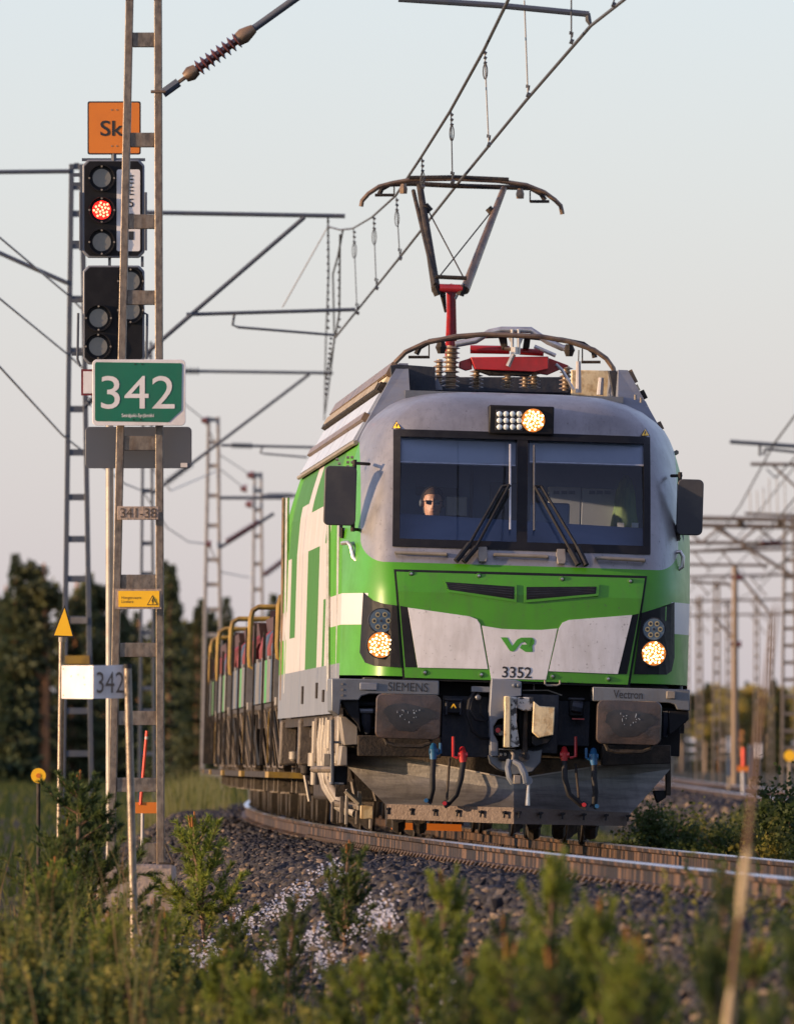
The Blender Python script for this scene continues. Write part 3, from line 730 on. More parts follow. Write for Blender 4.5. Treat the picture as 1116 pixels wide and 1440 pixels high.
for nm, poly, inner in (('intake_grille', [(622, 815), (726, 822.5), (725.5, 847), (631, 833)], [(626, 818.5), (722.5, 825), (722, 843), (631, 829.5)]),
                        ('intake_grille', [(736, 822.5), (842, 822), (840.5, 838), (736, 848)], [(739.5, 825.5), (838, 825), (837, 835), (739.5, 843.5)])):
    g = surf_poly(nm, poly, 'green', .046, .02, panel, .008); surf_poly('grille_mesh', inner, 'black', .048, .006, g)
    for k in range(1, 5):
        t = k / 5; a, b, c_, d_ = inner
        y0_ = a[1] * (1-t) + d_[1] * t; y1_ = b[1] * (1-t) + c_[1] * t
        stube('grille_bar', [(a[0]+2, y0_), (b[0]-2, y1_)], .003, 'dark', .050, g, 4)
for x, y in ((578, 807), (673, 810), (790, 814.5), (886, 817.5), (597, 946), (676.5, 949), (776.5, 951.5), (855, 955)):
    p = S(x, y, .03); c = MB(); c.lathe([(.026, .004), (.026, -.004), (.02, -.008), (.012, -.009)], p, (0, 1, 0), 12); bo = c.build('panel_bolt', M['dgreen'], panel)
    c = MB(); c.lathe([(.013, 0), (.013, -.012), (.005, -.014)], p, (0, 1, 0), 8); c.build('bolt_head', M['steel'], bo)
VRZ = [(47,476),(78,476),(103,518),(128,486),(147,477),(200,477),(212,490),(210,508),(196,521),(184,523),(203,547),(168,547),(140,527),(150,511),(176,511),(181,504),(176,500),(152,500),(142,507),(117,540),(104,546),(91,541)]
surf_poly('company_logo', [(690 + a / 3.4875, 760 + b / 3.4875) for a, b in VRZ], 'logo', .0435, .003, shield, cut=False)
def local_text(name, s, x0, y0, x1, y1, w, mat, parent, bold=.01):
    a = P(x0, y1, w); b = P(x1, y0, w)
    return text_obj(name, s, M[mat], lambda X, Z: (X, w, Z), (a.x, a.z, b.x, b.z), parent, bold)
wsh = min(Fs(0, 1.5), Fs(-.15, 1.4)) - .043
local_text('fleet_number', '3352', 705.5, 938.5, 747.5, 953, wsh, 'ink', shield, .012)

# ---- corner headlights
for poly, up, lo_, s in (([(510.5, 833), (523, 844), (538, 849), (557.5, 851.5), (563.5, 939), (526, 936.5), (513, 932), (505.5, 918)], (536, 873, 16.5), (535, 907, 18), -1),
                         ([(948, 847), (925, 855), (902, 862), (891, 948), (937, 949), (944, 944), (948, 925), (948, 903)], (919, 885, 15), (919, 919, 17), 1)):
    hl = surf_poly('headlight', poly, 'black', .012, .05, bevel=.008)
    for (x, y, r), on in ((up, 0), (lo_, 1)):
        q = S(x, y, 0); w = q.y - .05
        disc('lamp_rim', x, y, r + 1.6, w + .004, 'dark', hl, .16, 28)
        if on:
            disc('lamp_bowl', x, y, r, w - .002, 'led_core', hl, .05); led_cluster(x, y, r * .97, w - .008, hl, True, num=34, dot=1.75)
        else:
            disc('lamp_bowl', x, y, r, w - .002, 'bluegrey', hl, .05)
            for k in range(7):
                a = k * math.pi / 3; rr = 0 if k == 6 else r * .6
                disc('led_ring', x + rr * math.cos(a), y + rr * math.sin(a), 3.6, w - .006, 'bluegrey' if k == 6 else 'brass', hl, .01, 10)
                disc('led_lens', x + rr * math.cos(a), y + rr * math.sin(a), 2.0, w - .010, 'dark', hl, .01, 8)

# ---- mirrors, side rails, door hardware
for x0, y0, x1, y1, s in ((454.5, 656, 502, 738, -1), (950.5, 674.5, 989.5, 752, 1)):
    w = .62; a = P(x0, y1, w); b = P(x1, y0, w); pts = rrect(a.x, b.x, a.z, b.z, .045)
    c = MB(); c.hexa([(x, w, z) for x, z in pts], [(x, w + .09, z) for x, z in pts]); mi = c.build('mirror', M['mirror'], loco, bevel=.008)
    iu = (b.x if s < 0 else a.x)
    for z in (b.z + .03, a.z - .03):
        c = MB(); c.tube([(iu - s * -.03, w + .05, z), (s * 1.30, w + .25, z)], .014, 6); c.build('mirror_arm', M['soot'], mi)
    c = MB(); c.tube([(iu + s * .02, w + .05, a.z - .05), (iu + s * .02, w + .05, b.z + .06)], .018, 8); c.build('mirror_post', M['soot'], mi)
ptube('handrail', [(462, 690, 2.9), (461.5, 972, 2.9)], .018, 'silver'); ptube('handrail', [(477, 690, 1.9), (474, 958, 1.9)], .016, 'silver')
ptube('handrail', [(404, 700, 16.2), (401, 975, 16.2)], .02, 'silver'); ptube('handrail', [(399, 700, 17.2), (396, 985, 17.2)], .02, 'copper')
ptube('handrail', [(957.5, 752, .9), (956, 970, .9)], .022, 'beam')
for y in (893, 916): ptube('handrail_bracket', [(957, y, .9), (944, y, .9)], .012, 'soot')
ptube('grab_handle', [(481, 764, .95), (489, 763, .8), (493, 768, .75), (497, 784, .72), (503, 789.5, .68), (508, 790, .75)], .018, 'silver')
ptube('grab_handle', [(948, 777, .6), (956, 776, .6), (960, 783, .6), (959, 797, .6), (950, 803, .6)], .018, 'silver')
for x, y in ((472, 646), (475, 652), (487, 643), (487, 650), (487, 656), (493, 643), (493, 650)): ptube('hinge_pin', [(x, y, 1.0), (x + 4, y, 1.0)], .012, 'pale')
for x, y0, y1 in ((481, 742, 757), (484, 770, 790), (483, 800, 818), (482, 868, 880), (481, 888, 905)): ptube('door_latch', [(x, y0, 1.2), (x, y1, 1.2)], .018, 'soot')
for x, y0, y1, w in ((424, 965, 990, 10.3), (443, 960, 982, 6.4), (452, 970, 987, 4.6)): 
    a = P(x, y0, w); b = P(x, y1, w); c = MB(); c.box(-1.512, -1.49, w, w + .35, b.z, a.z); c.build('skirt_slot', M['soot'], loco)

# ---- buffer beams and buffers
def plate(name, pts, w0, w1, mat, parent=None, bevel=.008):
    a = [P(x, y, w0) for x, y in pts]; c = MB(); c.hexa(a, [Vector((p.x, w1, p.z)) for p in a]); return c.build(name, M[mat], parent or loco, bevel=bevel)
WB = -.06
bl_ = plate('buffer_beam', [(466, 954), (617, 957.5), (617, 978), (519, 976), (508, 979), (504, 985), (479, 985), (477, 1007), (466, 1000)], WB, .95, 'beam')
br_ = plate('buffer_beam', [(833, 966), (969.5, 970), (969.5, 1000), (952, 998), (949, 991), (940, 988.5), (833, 986)], WB, .95, 'beam')
local_text('lettering', 'SIEMENS', 545.5, 961, 602, 971.5, WB - .003, 'ink', bl_, .0); local_text('lettering', 'Vectron', 862, 971.5, 903.5, 982, WB - .003, 'ink', br_, .008)
pbox(506, 960, 530, 971, WB - .02, WB + .01, 'skirt', 'cover', bl_); pbox(937, 972, 949, 983, WB - .03, WB + .01, 'pale', 'cover', br_)
for x in (481,): 
    for y in (962, 970, 978): disc('rivet', x, y, 1.6, WB - .006, 'pale', bl_, .01, 8)
plate('beam_gusset', [(479, 985), (504, 985), (507, 1030), (502, 1018), (490, 1005)], .0, .5, 'black')
plate('guard_plate', [(478, 1008), (487, 1008), (503, 1022), (503, 1048), (484, 1048)], .12, .75, 'pale'); plate('guard_plate', [(480, 1049), (488.5, 1049), (488.5, 1077), (477, 1077)], .2, .8, 'pale')
plate('beam_gusset', [(940, 1000), (968, 1000), (968, 1012), (948, 1030), (940, 1034)], .0, .5, 'black')
for x0, y0, x1, y1, tilt in ((527, 978, 620.5, 1038, 0), (837.5, 987, 930.5, 1046, 0)):
    w = -.42; a = P(x0, y1, w); b = P(x1, y0, w); pts = rrect(a.x, b.x, a.z, b.z, .055, 6); cx, cz = (a.x + b.x) / 2, (a.z + b.z) / 2
    rings = []
    for k, ins in ((0.0, 1.0), (-.012, .97), (-.022, .6), (-.028, .2)): rings.append([(cx + (x - cx) * ins, w + k, cz + (z - cz) * ins) for x, z in pts])
    c = MB(); back = [(x, w + .045, z) for x, z in pts]; n = len(pts); vs = back + [p for r in rings for p in r]
    fs = [tuple(range(n))] + [(i*n+j, i*n+(j+1) % n, (i+1)*n+(j+1) % n, (i+1)*n+j) for i in range(len(rings)) for j in range(n)] + [tuple(range(len(rings)*n, (len(rings)+1)*n))]
    c.add(vs, fs); bu = c.build('buffer', M['buffer'], loco)
    sm = MB(); q = random.Random(int(x0)); nn = 26; ring = []
    for k in range(nn):
        t = 2 * math.pi * k / nn; rr = 1 + .14 * math.sin(3 * t + q.uniform(0, 1)) + q.uniform(-.05, .05); ring.append((cx + .205 * rr * math.cos(t), cz + .115 * rr * math.sin(t)))
    sm.add([(x, w - .0225 - .006 * (1 - max(abs(x-cx)/.25, abs(z-cz)/.16)), z) for x, z in ring] + [(cx, w - .032, cz)], [(k, (k+1) % nn, nn) for k in range(nn)]); sm.build('grease_patch', M['grease'], bu)
    sc_ = MB()
    for k in range(16):
        ax = cx + q.choice((-.05, .05)) + q.gauss(0, .022); az = cz + .015 + q.gauss(0, .03); L_ = q.uniform(.004, .02)
        sc_.box(ax, ax + q.uniform(.003, .007), w - .0345, w - .031, az, az + L_)
    sc_.build('scrape_marks', M['scrape'], bu, smooth=False)
    c = MB(); c.lathe([(.11, .0), (.11, .2), (.14, .2), (.14, .48), (.18, .48), (.18, .52)], (cx, w + .03, cz), (0, 1, 0), 20); c.build('buffer_shaft', M['soot'], bu)
    c = MB(); lo2 = a.z; c.tube([(cx - .2, w + .06, lo2 + .02), (cx - .17, w + .05, lo2 - .045), (cx - .1, w + .05, lo2 - .06), (cx + .12, w + .05, lo2 - .06), (cx + .19, w + .05, lo2 - .03), (cx + .21, w + .06, lo2 + .03)], .020, 8); c.build('shunter_handle', M['soot'], bu)
# equipment seen beside the left buffer
for y, r in ((990, .02), (1000, .028), (1024, .016)): ptube('brake_pipe', [(500, y, .2), (530, y, .2)], r, 'dark')
ptube('valve_body', [(514, 997, .1), (514, 1015, .1), (517, 1032, .1)], [.05, .055, .02], 'dark'); ptube('valve_cap', [(506, 1000, .05), (524, 1000, .05)], .022, 'beam')
for y, r in ((998, .016), (1008, .022), (1020, .016)): ptube('brake_pipe', [(930, y, .2), (950, y, .2)], r, 'dark')
ptube('valve_body', [(938, 1000, .1), (938, 1022, .1), (934, 1036, .1)], [.04, .045, .02], 'dark')
# dark headstock recess
pbox(484, 955, 955, 1064, .42, .48, 'black', 'headstock')
plate('lower_valance', [(503, 1034), (620, 1036), (620, 1066), (503, 1063)], .05, .3, 'soot'); plate('lower_valance', [(846, 1048), (943, 1048), (943, 1074), (846, 1077)], .05, .3, 'soot')
pbox(622, 978, 690, 1066, .16, .3, 'dark', 'equipment_panel'); pbox(776, 985, 828, 1050, .16, .3, 'dark', 'equipment_panel')
s1 = pbox(628, 985, 648, 1004, .06, .16, 'black', 'jumper_socket', bevel=.012); surf_t = local_text('socket_mark', '^', 633, 990, 642, 996, .055, 'yellow', s1)
pbox(625, 982, 651, 986, .05, .16, 'dark', 'socket_bracket'); pbox(646, 986, 649, 1006, .05, .16, 'dark', 'socket_bracket'); pbox(626, 986, 629, 1006, .05, .16, 'dark', 'socket_bracket')
s2 = pbox(801, 984, 820, 1008, .04, .16, 'black', 'jumper_socket', bevel=.012); pbox(804, 1010, 821, 1012.5, .03, .1, 'red', 'socket_seal', s2, 0); pbox(799, 981, 822, 985, .03, .16, 'dark', 'socket_bracket'); ptube('socket_lid', [(804, 993, .02), (818, 996, .02)], .05, 'dark', s2)
pbox(663, 965, 690, 974, .02, .2, 'skirt', 'cable_clamp')
ptube('jumper_cable', [(668, 970, .05), (660, 985, .0), (657, 1005, -.02), (664, 1028, -.02), (676, 1038, .0), (690, 1040, .05)], .016, 'rubber')
ptube('jumper_cable', [(676, 972, .05), (663, 985, .0), (661, 1000, -.02), (668, 1012, -.02), (682, 1015, .0), (690, 1008, .05)], .012, 'rubber'); ptube('jumper_cable', [(675, 990, .02), (674, 1003, .0), (680, 1010, .02)], .008, 'rubber')
disc('plug', 672, 981, 4, .0, 'beam', loco, .08, 14, .01)
ptube('pull_bar', [(766, 957, -.04), (766, 962, -.04), (769, 964, -.04), (783, 964, -.04), (787, 962, -.04), (787, 957, -.04)], .009, 'pale')
ptube('rod', [(734, 971, .1), (770, 971, .1), (790, 978, .1)], .006, 'pale'); ptube('rod', [(750.5, 962, .1), (750.5, 972, .1)], .006, 'pale')
# ---- coupler
cp = plate('coupler_bracket', [(691, 954), (725, 956), (733, 959), (733, 979), (715, 982), (709, 1010), (700, 1012), (694, 1022), (694, 1032), (700, 1043), (701, 1064), (690, 1064), (688, 1000)], -.16, .25, 'skirt')
disc('rivet', 723, 964, 3, -.17, 'beam', cp, .02, 10, .006); disc('rivet', 729, 964, 3, -.17, 'beam', cp, .02, 10, .006)
plate('coupler_carrier', [(687, 1062), (701, 1064), (712, 1052), (750, 1056), (762, 1054), (760, 1072), (748, 1086), (722, 1090), (700, 1082), (690, 1074)], -.12, .2, 'beam')
pbox(734, 976, 783, 1060, .0, .2, 'dark', 'coupler_housing')
plate('coupler_jaw', [(709.5, 979), (717.5, 979), (717, 1052), (708, 1051)], -.34, .0, 'cream'); plate('coupler_face', [(717.5, 980), (727, 981), (726, 1015), (731, 1050), (717, 1052)], -.31, .0, 'flaked')
plate('coupler_top', [(727, 981), (750, 980), (749, 1000), (736, 1000), (727, 996)], -.27, .0, 'flaked')
plate('coupler_inner', [(727, 996), (749, 1000), (748, 1050), (731, 1050)], -.12, .0, 'black')
plate('coupler_knuckle', [(750, 986), (758, 993), (780, 994.5), (778, 1034), (757, 1038), (748, 1030)], -.34, -.02, 'cream'); plate('coupler_shelf', [(748, 1034), (757, 1038), (778, 1035), (770, 1046), (752, 1050), (747, 1046)], -.28, .0, 'black')
ptube('uncoupling_lever', [(739, 1000, -.2), (738, 1030, -.22), (737, 1063, -.24)], [.02, .022, .03], 'soot'); disc('lever_eye', 737, 1064, 7.5, -.26, 'dark', loco, .05, 18); disc('lever_pin', 737, 1065, 3.2, -.275, 'soot', loco, .03, 12)
disc('coupling_hole', 702, 1027, 8, -.165, 'black', loco, .03, 20); disc('air_plug', 700, 1027, 3.5, -.19, 'red', loco, .04, 12); disc('air_plug', 704, 1031, 3.5, -.18, 'pale', loco, .04, 12)
pbox(701, 1053, 714, 1070, -.2, -.05, 'black', 'coupler_foot'); pbox(701, 1053, 724, 1055.5, -.26, -.1, 'pale', 'coupler_foot_lip')
for x in (704, 710): disc('bolt', x, 1061, 2.2, -.21, 'pale', loco, .02, 8)
cl = ptube('coupling_shackle', [(716, 1069, -.32), (713.5, 1080, -.34), (716, 1094, -.36), (721, 1102, -.36)], .026, 'beam')
ptube('shackle_arm', [(722, 1071, -.34), (731, 1076, -.38), (737, 1088, -.40), (739, 1102, -.40)], [.022, .03, .034, .03], 'beam', cl); pbox(722, 1090, 732, 1103, -.42, -.34, 'pale', 'shackle_block', cl); disc('shackle_pin', 742, 1098, 6.5, -.42, 'beam', cl, .06, 14)
ptube('shackle_pendant', [(743, 1103, -.40), (742, 1118, -.40), (741.5, 1133, -.40)], [.012, .016, .022], 'steel', cl); ptube('coupling_hook', [(718, 1056, -.2), (722, 1062, -.3), (720, 1070, -.32), (726, 1074, -.3)], .014, 'pale', cl)
# ---- brake hoses with cocks
for x0, cy, colr, pts, hx in ((609, 1057, 'blue', [(609, 1068), (608, 1090), (608, 1110), (604, 1126)], 619), (650, 1062, 'red', [(651, 1072), (648, 1095), (641, 1118), (630, 1130)], 637),
                              (793, 1062, 'red', [(793, 1070), (794, 1095), (800, 1118), (817, 1132)], 809), (834, 1064, 'blue', [(835, 1076), (835, 1095), (837, 1115), (835, 1134)], 824)):
    q = -.16; h = ptube('brake_hose', [(x, y, q - .06 * math.sin(i * 1.0)) for i, (x, y) in enumerate(pts)], .025, 'rubber', n=10)
    ptube('cock_body', [(x0, cy - 9, q + .08), (x0, cy, q), pts[0] + (q,)], [.024, .038, .028], colr, h, 10); ptube('cock_side', [(x0 - 6, cy, q), (x0 + 7, cy, q)], .024, colr, h, 10)
    ptube('cock_handle', [(hx, cy - 26 if colr == 'red' else cy - 12, q), (hx, cy + 2, q), ((hx + x0) / 2, cy + 4, q)], .013, colr, h)
    e = pts[-1]; p2 = pts[-2]; ptube('hose_head', [(e[0], e[1] - 1, q), (e[0] + (e[0] - p2[0]) * .5 - 1, e[1] + 3, q)], .032, 'dark', h); disc('hose_seal', e[0] - (5 if x0 < 720 else -4), e[1], 3.0, q - .06, colr, h, .03, 12)
for a, b in (((632, 1066), (628, 1126)), ((809, 1075), (814, 1128))): ptube('hose_hanger', [(*a, -.02), (*b, -.18)], .011, 'soot')
# ---- snow plough
def wing(pts_top, pts_bot, ws_t, ws_b, nm, mat, bow=.05, parent=None):
    n = 8; k = 6; vs = []
    for i in range(k + 1):
        t = i / k
        for j in range(n + 1):
            s = j / n
            xt = pts_top[0][0] * (1-s) + pts_top[1][0] * s; yt = pts_top[0][1] * (1-s) + pts_top[1][1] * s; wt = ws_t[0] * (1-s) + ws_t[1] * s
            xb = pts_bot[0][0] * (1-s) + pts_bot[1][0] * s; yb = pts_bot[0][1] * (1-s) + pts_bot[1][1] * s; wb = ws_b[0] * (1-s) + ws_b[1] * s
            vs.append(P(xt * (1-t) + xb * t, yt * (1-t) + yb * t, wt * (1-t) + wb * t + bow * math.sin(math.pi * t)))
    c = n + 1; m_ = len(vs); vs += [p + Vector((0, .02, 0)) for p in vs]; fs = []
    for i in range(k):
        for j in range(n): fs += [(i*c+j, i*c+j+1, (i+1)*c+j+1, (i+1)*c+j), (m_+i*c+j, m_+(i+1)*c+j, m_+(i+1)*c+j+1, m_+i*c+j+1)]
    for j in range(n): fs += [(j, m_+j, m_+j+1, j+1), (k*c+j, k*c+j+1, m_+k*c+j+1, m_+k*c+j)]
    for i in range(k): fs += [(i*c, (i+1)*c, m_+(i+1)*c, m_+i*c), (i*c+n, m_+i*c+n, m_+(i+1)*c+n, (i+1)*c+n)]
    mb_ = MB(); mb_.add(vs, fs); return mb_.build(nm, M[mat], parent or loco)
pl = wing([(487, 1050), (722, 1096)], [(488, 1077), (722, 1112)], (.55, -.12), (.57, -.14), 'snow_plough', 'plough', 0)
wing([(488, 1077), (722, 1112)], [(543, 1133), (722, 1138)], (.57, -.14), (.25, -.30), 'plough_wing', 'plough', .03, pl)
wing([(722, 1096), (942, 1062)], [(722, 1112), (942, 1082)], (-.12, .55), (-.14, .57), 'plough_wing', 'plough', 0, pl)
wing([(722, 1112), (942, 1082)], [(722, 1138), (885, 1146)], (-.14, .57), (-.30, .25), 'plough_wing', 'plough', .03, pl)
wing([(543, 1131), (722, 1136)], [(545, 1152), (722, 1159)], (.23, -.32), (.22, -.33), 'plough_blade', 'blade', 0, pl); wing([(722, 1136), (885, 1143)], [(722, 1159), (880, 1162)], (-.32, .23), (-.33, .22), 'plough_blade', 'blade', 0, pl)
wing([(487, 1049), (722, 1095)], [(487, 1051), (722, 1097)], (.52, -.15), (.52, -.15), 'plough_edge', 'pale', 0, pl); wing([(722, 1095), (942, 1061)], [(722, 1097), (942, 1063)], (-.15, .52), (-.15, .52), 'plough_edge', 'pale', 0, pl)
for x, y in ((546, 1138), (579, 1139), (611, 1140), (643, 1141), (676, 1142), (709, 1143), (730, 1143), (760, 1144), (791, 1145), (821, 1146), (852, 1147), (883, 1148)):
    w = -.34 + abs(x - 722) / 170 * .55; c = MB(); p = P(x, y, w); c.lathe([(.015, .02), (.015, -.02), (.008, -.025)], p, (0, 1, 0), 6); c.tube([p + Vector((-.02, -.015, 0)), p + Vector((.02, -.015, .004))], .009, 6); c.tube([p + Vector((0, -.015, .004)), p + Vector((-.004, -.02, -.045))], .008, 6); c.build('plough_bolt', M['black'], pl)
for x, y in ((785, 1160), (830, 1160), (560, 1150), (590, 1152), (750, 1160)): ptube('plough_stay', [(x, y, .5), (x, y + 14, .6)], .06, 'soot', pl)

# ---- running gear
for bw in (2.3, 12.2):
    bog = MB()
    for s in (-1, 1):
        bog.box(s*1.02 - .09, s*1.02 + .09, bw - .1, bw + 4.5, .62, .80); bog.box(s*1.02 - .1, s*1.02 + .1, bw + 1.6, bw + 2.8, .48, .66)
    bog.box(-1, 1, bw + 1.9, bw + 2.5, .5, .75); bog.box(-1.0, 1.0, bw - .1, bw + .1, .55, .72)
    bg_ = bog.build('bogie', M['under'], loco, bevel=.02)
    for wa in (bw + .75, bw + 3.65):
        c = MB()
        for s in (-1, 1): c.lathe([(.1, -.09), (.55, -.07), (.58, -.02), (.605, .0), (.625, .05), (.655, .06), (.655, .085), (.1, .085)], (s*.80, wa, .625), (-s, 0, 0), 36)
        c.tube([(-.8, wa, .625), (.8, wa, .625)], .09, 12); c.build('wheelset', M['soot'], bg_)
        for s in (-1, 1):
            c = MB(); c.box(s*1.0 - .1, s*1.0 + .16, wa - .2, wa + .2, .46, .78); c.build('axle_box', M['under'], bg_, bevel=.03)
            for dw in (-.32, .32):
                pts = [(s*1.12 + .085 * math.cos(k * .9), wa + dw + .085 * math.sin(k * .9), .60 + .0065 * k) for k in range(42)]
                c = MB(); c.tube(pts, .018, 5); c.build('coil_spring', M['under'], bg_)
    for s in (-1, 1):
        c = MB(); c.tube([(s*1.3, bw + .2, .72), (s*1.3, bw + 1.5, .8)], [.05, .035], 10); c.tube([(s*1.3, bw + .9, .76), (s*1.3, bw + 1.6, .8)], .055, 10); c.build('yaw_damper', M['pale'], bg_)
        for wa in (bw + 1.9, bw + 2.5):
            c = MB(); c.tube([(s*1.22, wa, .66), (s*1.22, wa, 1.0)], .10, 12); c.build('air_spring', M['under'], bg_)
for s in (-1,):
    for k, (w, zb, dp, mt) in enumerate(((1.15, .62, .25, 'pale'), (1.75, .70, .2, 'under'), (2.9, .66, .2, 'under'), (6.9, .62, .25, 'under'), (11.4, .6, .3, 'under'), (16.9, .6, .3, 'under'))):
        c = MB(); c.box(s*1.40 - .1, s*1.40 + .07, w, w + dp, zb, 1.03); c.build('side_box', M[mt], loco, bevel=.02)
c = MB(); c.box(-1.35, 1.35, 7.5, 11.3, .28, 1.0); c.build('transformer', M['soot'], loco, bevel=.04)
q_ = random.Random(5)
for k in range(46):     # pipes, valves and brackets along the near side
    w = q_.uniform(1.3, 17.5); u = -q_.uniform(1.02, 1.44); zt = q_.uniform(.55, 1.0); h_ = q_.uniform(.08, .4); mt = q_.choice(('under', 'under', 'soot', 'soot', 'under', 'pale'))
    c = MB()
    if k % 3 == 0: c.box(u - q_.uniform(.02, .05), u + .03, w, w + q_.uniform(.08, .3), max(.2, zt - h_), zt); nm_ = 'bracket'
    elif k % 3 == 1: c.tube([(u, w, zt), (u, w, zt - h_ * .6), (u + .05, w + q_.uniform(-.3, .3), max(.2, zt - h_ - .1))], q_.uniform(.012, .03), 7); nm_ = 'air_pipe'
    else: c.lathe([(.03, 0), (.05, .02), (.05, .09), (.02, .1)], (u, w, zt - .1), (0, 0, 1), 10); nm_ = 'valve'
    c.build(nm_, M[mt], loco)
# curved sand and air pipes on the near side, ladder rail, guard irons
for w, bend in ((6.6, .5), (5.0, .55), (5.9, .3)):
    c = MB(); c.tube([(-1.43, w, 1.02), (-1.45, w, .80), (-1.44, w - .02, .55), (-1.40, w - bend * .3, .40), (-1.30, w - bend, .24), (-1.2, w - bend - .15, .18)], .042, 10); c.build('sand_pipe', M['pale'], loco)
for w, r, zt, zb in ((3.6, .035, 1.0, .45), (4.3, .05, 1.0, .5), (8.3, .04, 1.0, .42), (2.2, .05, 1.0, .62)):
    c = MB(); c.tube([(-1.44, w, zt), (-1.44, w, zb)], r, 10); c.tube([(-1.44, w, (zt+zb)/2), (-1.44, w, (zt+zb)/2 - .12)], r * 1.7, 10); c.build('damper', M['pale'], loco)
for w, z, r in ((2.6, .80, .13), (3.1, .62, .10), (4.0, .72, .11), (5.4, .5, .09)):
    c = MB(); c.lathe([(r, 0), (r, -.06), (r * .7, -.09), (.02, -.1)], (-1.36, w, z), (1, 0, 0), 14); c.build('axle_cover', M['under'], loco)
plate('step_ladder', [(464.5, 1012), (470, 1012), (470, 1104), (465, 1104)], .85, .9, 'bluemast')
for y in (1042, 1100): pbox(465, y, 484, y + 4, .86, 1.1, 'beam', 'ladder_step')
pbox(470, 1077, 488, 1104, .9, 1.3, 'black', 'ladder_box')
for x0, y0, x1, y1, w, mt in ((507, 1133, 524, 1152, 1.3, 'cream'), (503, 1113, 508, 1140, 1.4, 'pale'), (486, 1110, 489, 1160, 1.6, 'pale'), (519, 1152, 523, 1166, 1.3, 'pale'), (500, 1140, 503, 1160, 1.4, 'under'), (455, 1060, 464, 1078, 1.6, 'pale'), (466, 1128, 469, 1156, 2.0, 'under'), (478, 1120, 483, 1158, 1.8, 'under')):
    pbox(x0, y0, x1, y1, w, w + .06, mt, 'guard_iron')
ptube('brake_rod', [(486, 1112, 1.4), (505, 1130, 1.4)], .025, 'pale'); ptube('brake_rod', [(440, 1082, 2.6), (472, 1082, 2.0)], .03, 'under'); ptube('brake_rod', [(470, 1130, 2.2), (510, 1136, 2.0)], .03, 'under')
plate('side_guard', [(934, 1000), (943, 1000), (943, 1119), (936, 1119)], .6, .7, 'soot'); plate('side_guard', [(918, 1112), (938, 1112), (936, 1122), (924, 1130)], .62, .8, 'black')
a = P(535, 1163, 1.2); c = MB(); c.box(-1.0, -.4, 1.2, 1.3, .06, .12); c.build('rail_cleaner', M['orange'], loco)

# ---- roof: walkway, insulators, lowered front pantograph
def insulator(name, base, h, r0, r1, nsh, mat='porc', parent=None, axis=(0, 0, 1), n=16):
    prof = [(r0, 0)]
    for k in range(nsh):
        a = h * (k + .2) / nsh; b = h * (k + .5) / nsh; d = h * (k + .85) / nsh
        prof += [(r0, a), (r1, b - h * .05 / nsh), (r1 * .96, b + h * .05 / nsh), (r0, d)]
    prof.append((r0, h)); c = MB(); c.lathe(prof, base, axis, n); return c.build(name, M[mat], parent or loco)
WF = 3.6
def ins_px(x, y0, y1, rpx, r2px, nsh, w=WF):
    b = P(x, y1, w); t = P(x, y0, w); return insulator('insulator', b, t.z - b.z, rpx / 160., r2px / 160., nsh)
c = MB(); c.box(-.95, .95, 2.4, 16.6, 3.80, 3.885); c.build('roof_deck', M['beam'], loco)
c = MB(); c.hexa([(-.9, 6.3, 3.88), (.9, 6.3, 3.88), (.7, 6.3, 4.1), (-.7, 6.3, 4.1)], [(-.9, 12.5, 3.88), (.9, 12.5, 3.88), (.7, 12.5, 4.1), (-.7, 12.5, 4.1)]); c.build('roof_equipment_box', M['dark'], loco, bevel=.03)
plate('roof_bulkhead', [(548, 514), (560, 512), (612, 516), (612, 556), (552, 556)], 2.7, 2.76, 'dark'); plate('roof_bulkhead', [(612, 530), (800, 530), (800, 553), (612, 550)], 6.1, 6.2, 'dark')
plate('roof_bulkhead', [(803, 520), (862, 521), (884, 560), (803, 556)], 4.4, 4.46, 'cream'); plate('roof_bulkhead', [(855, 521), (866, 521), (887, 561), (862, 558)], 2.9, 3.0, 'dark')
pf = ins_px(633, 486, 546, 7, 12.5, 9); ins_px(617, 505, 540, 4, 9, 5, 4.6); ins_px(669, 520, 547, 4, 10, 5, 3.9); ins_px(713, 520, 546, 4, 9, 5); ins_px(738, 522, 547, 4, 9, 5, 4.6); ins_px(750, 523, 547, 4, 9.5, 5); ins_px(795, 515, 549, 5, 10, 6, 4.6)
pan = plate('lowered_pantograph', [(661, 502), (771, 501), (771, 519), (752, 523), (668, 519)], WF - .1, WF + .15, 'red')
plate('panto_side_plate', [(646, 508), (662, 503), (664, 519), (655, 521), (645, 517)], WF, WF + .12, 'red', pan); plate('panto_side_plate', [(771, 503), (800, 514), (770, 527), (752, 524)], WF + .05, WF + .2, 'red', pan)
plate('panto_base', [(668, 519), (752, 523), (745, 528), (690, 527)], WF - .05, WF + .3, 'soot', pan)
ptube('panto_cylinder', [(661, 491, WF), (716, 492, WF)], .037, 'red', pan, 12); ptube('panto_cylinder', [(730, 494, WF), (764, 496, WF)], .03, 'red', pan, 12)
ptube('panto_tube', [(640, 484, WF - .2), (668, 479, WF - .2), (688, 467, WF - .2), (705, 463.5, WF - .2), (746, 464, WF - .2), (770, 480, WF - .2), (790, 489, WF - .2), (802, 490, WF - .2)], .029, 'silver', pan, 10)
for x in (720, 729): ptube('panto_strut', [(x, 463, WF - .24), (x, 498, WF - .24)], .014, 'silver', pan)
plate('panto_gusset', [(712, 470), (722, 470), (720, 486)], WF - .22, WF - .2, 'silver', pan); plate('panto_gusset', [(727, 470), (738, 470), (731, 486)], WF - .22, WF - .2, 'silver', pan)
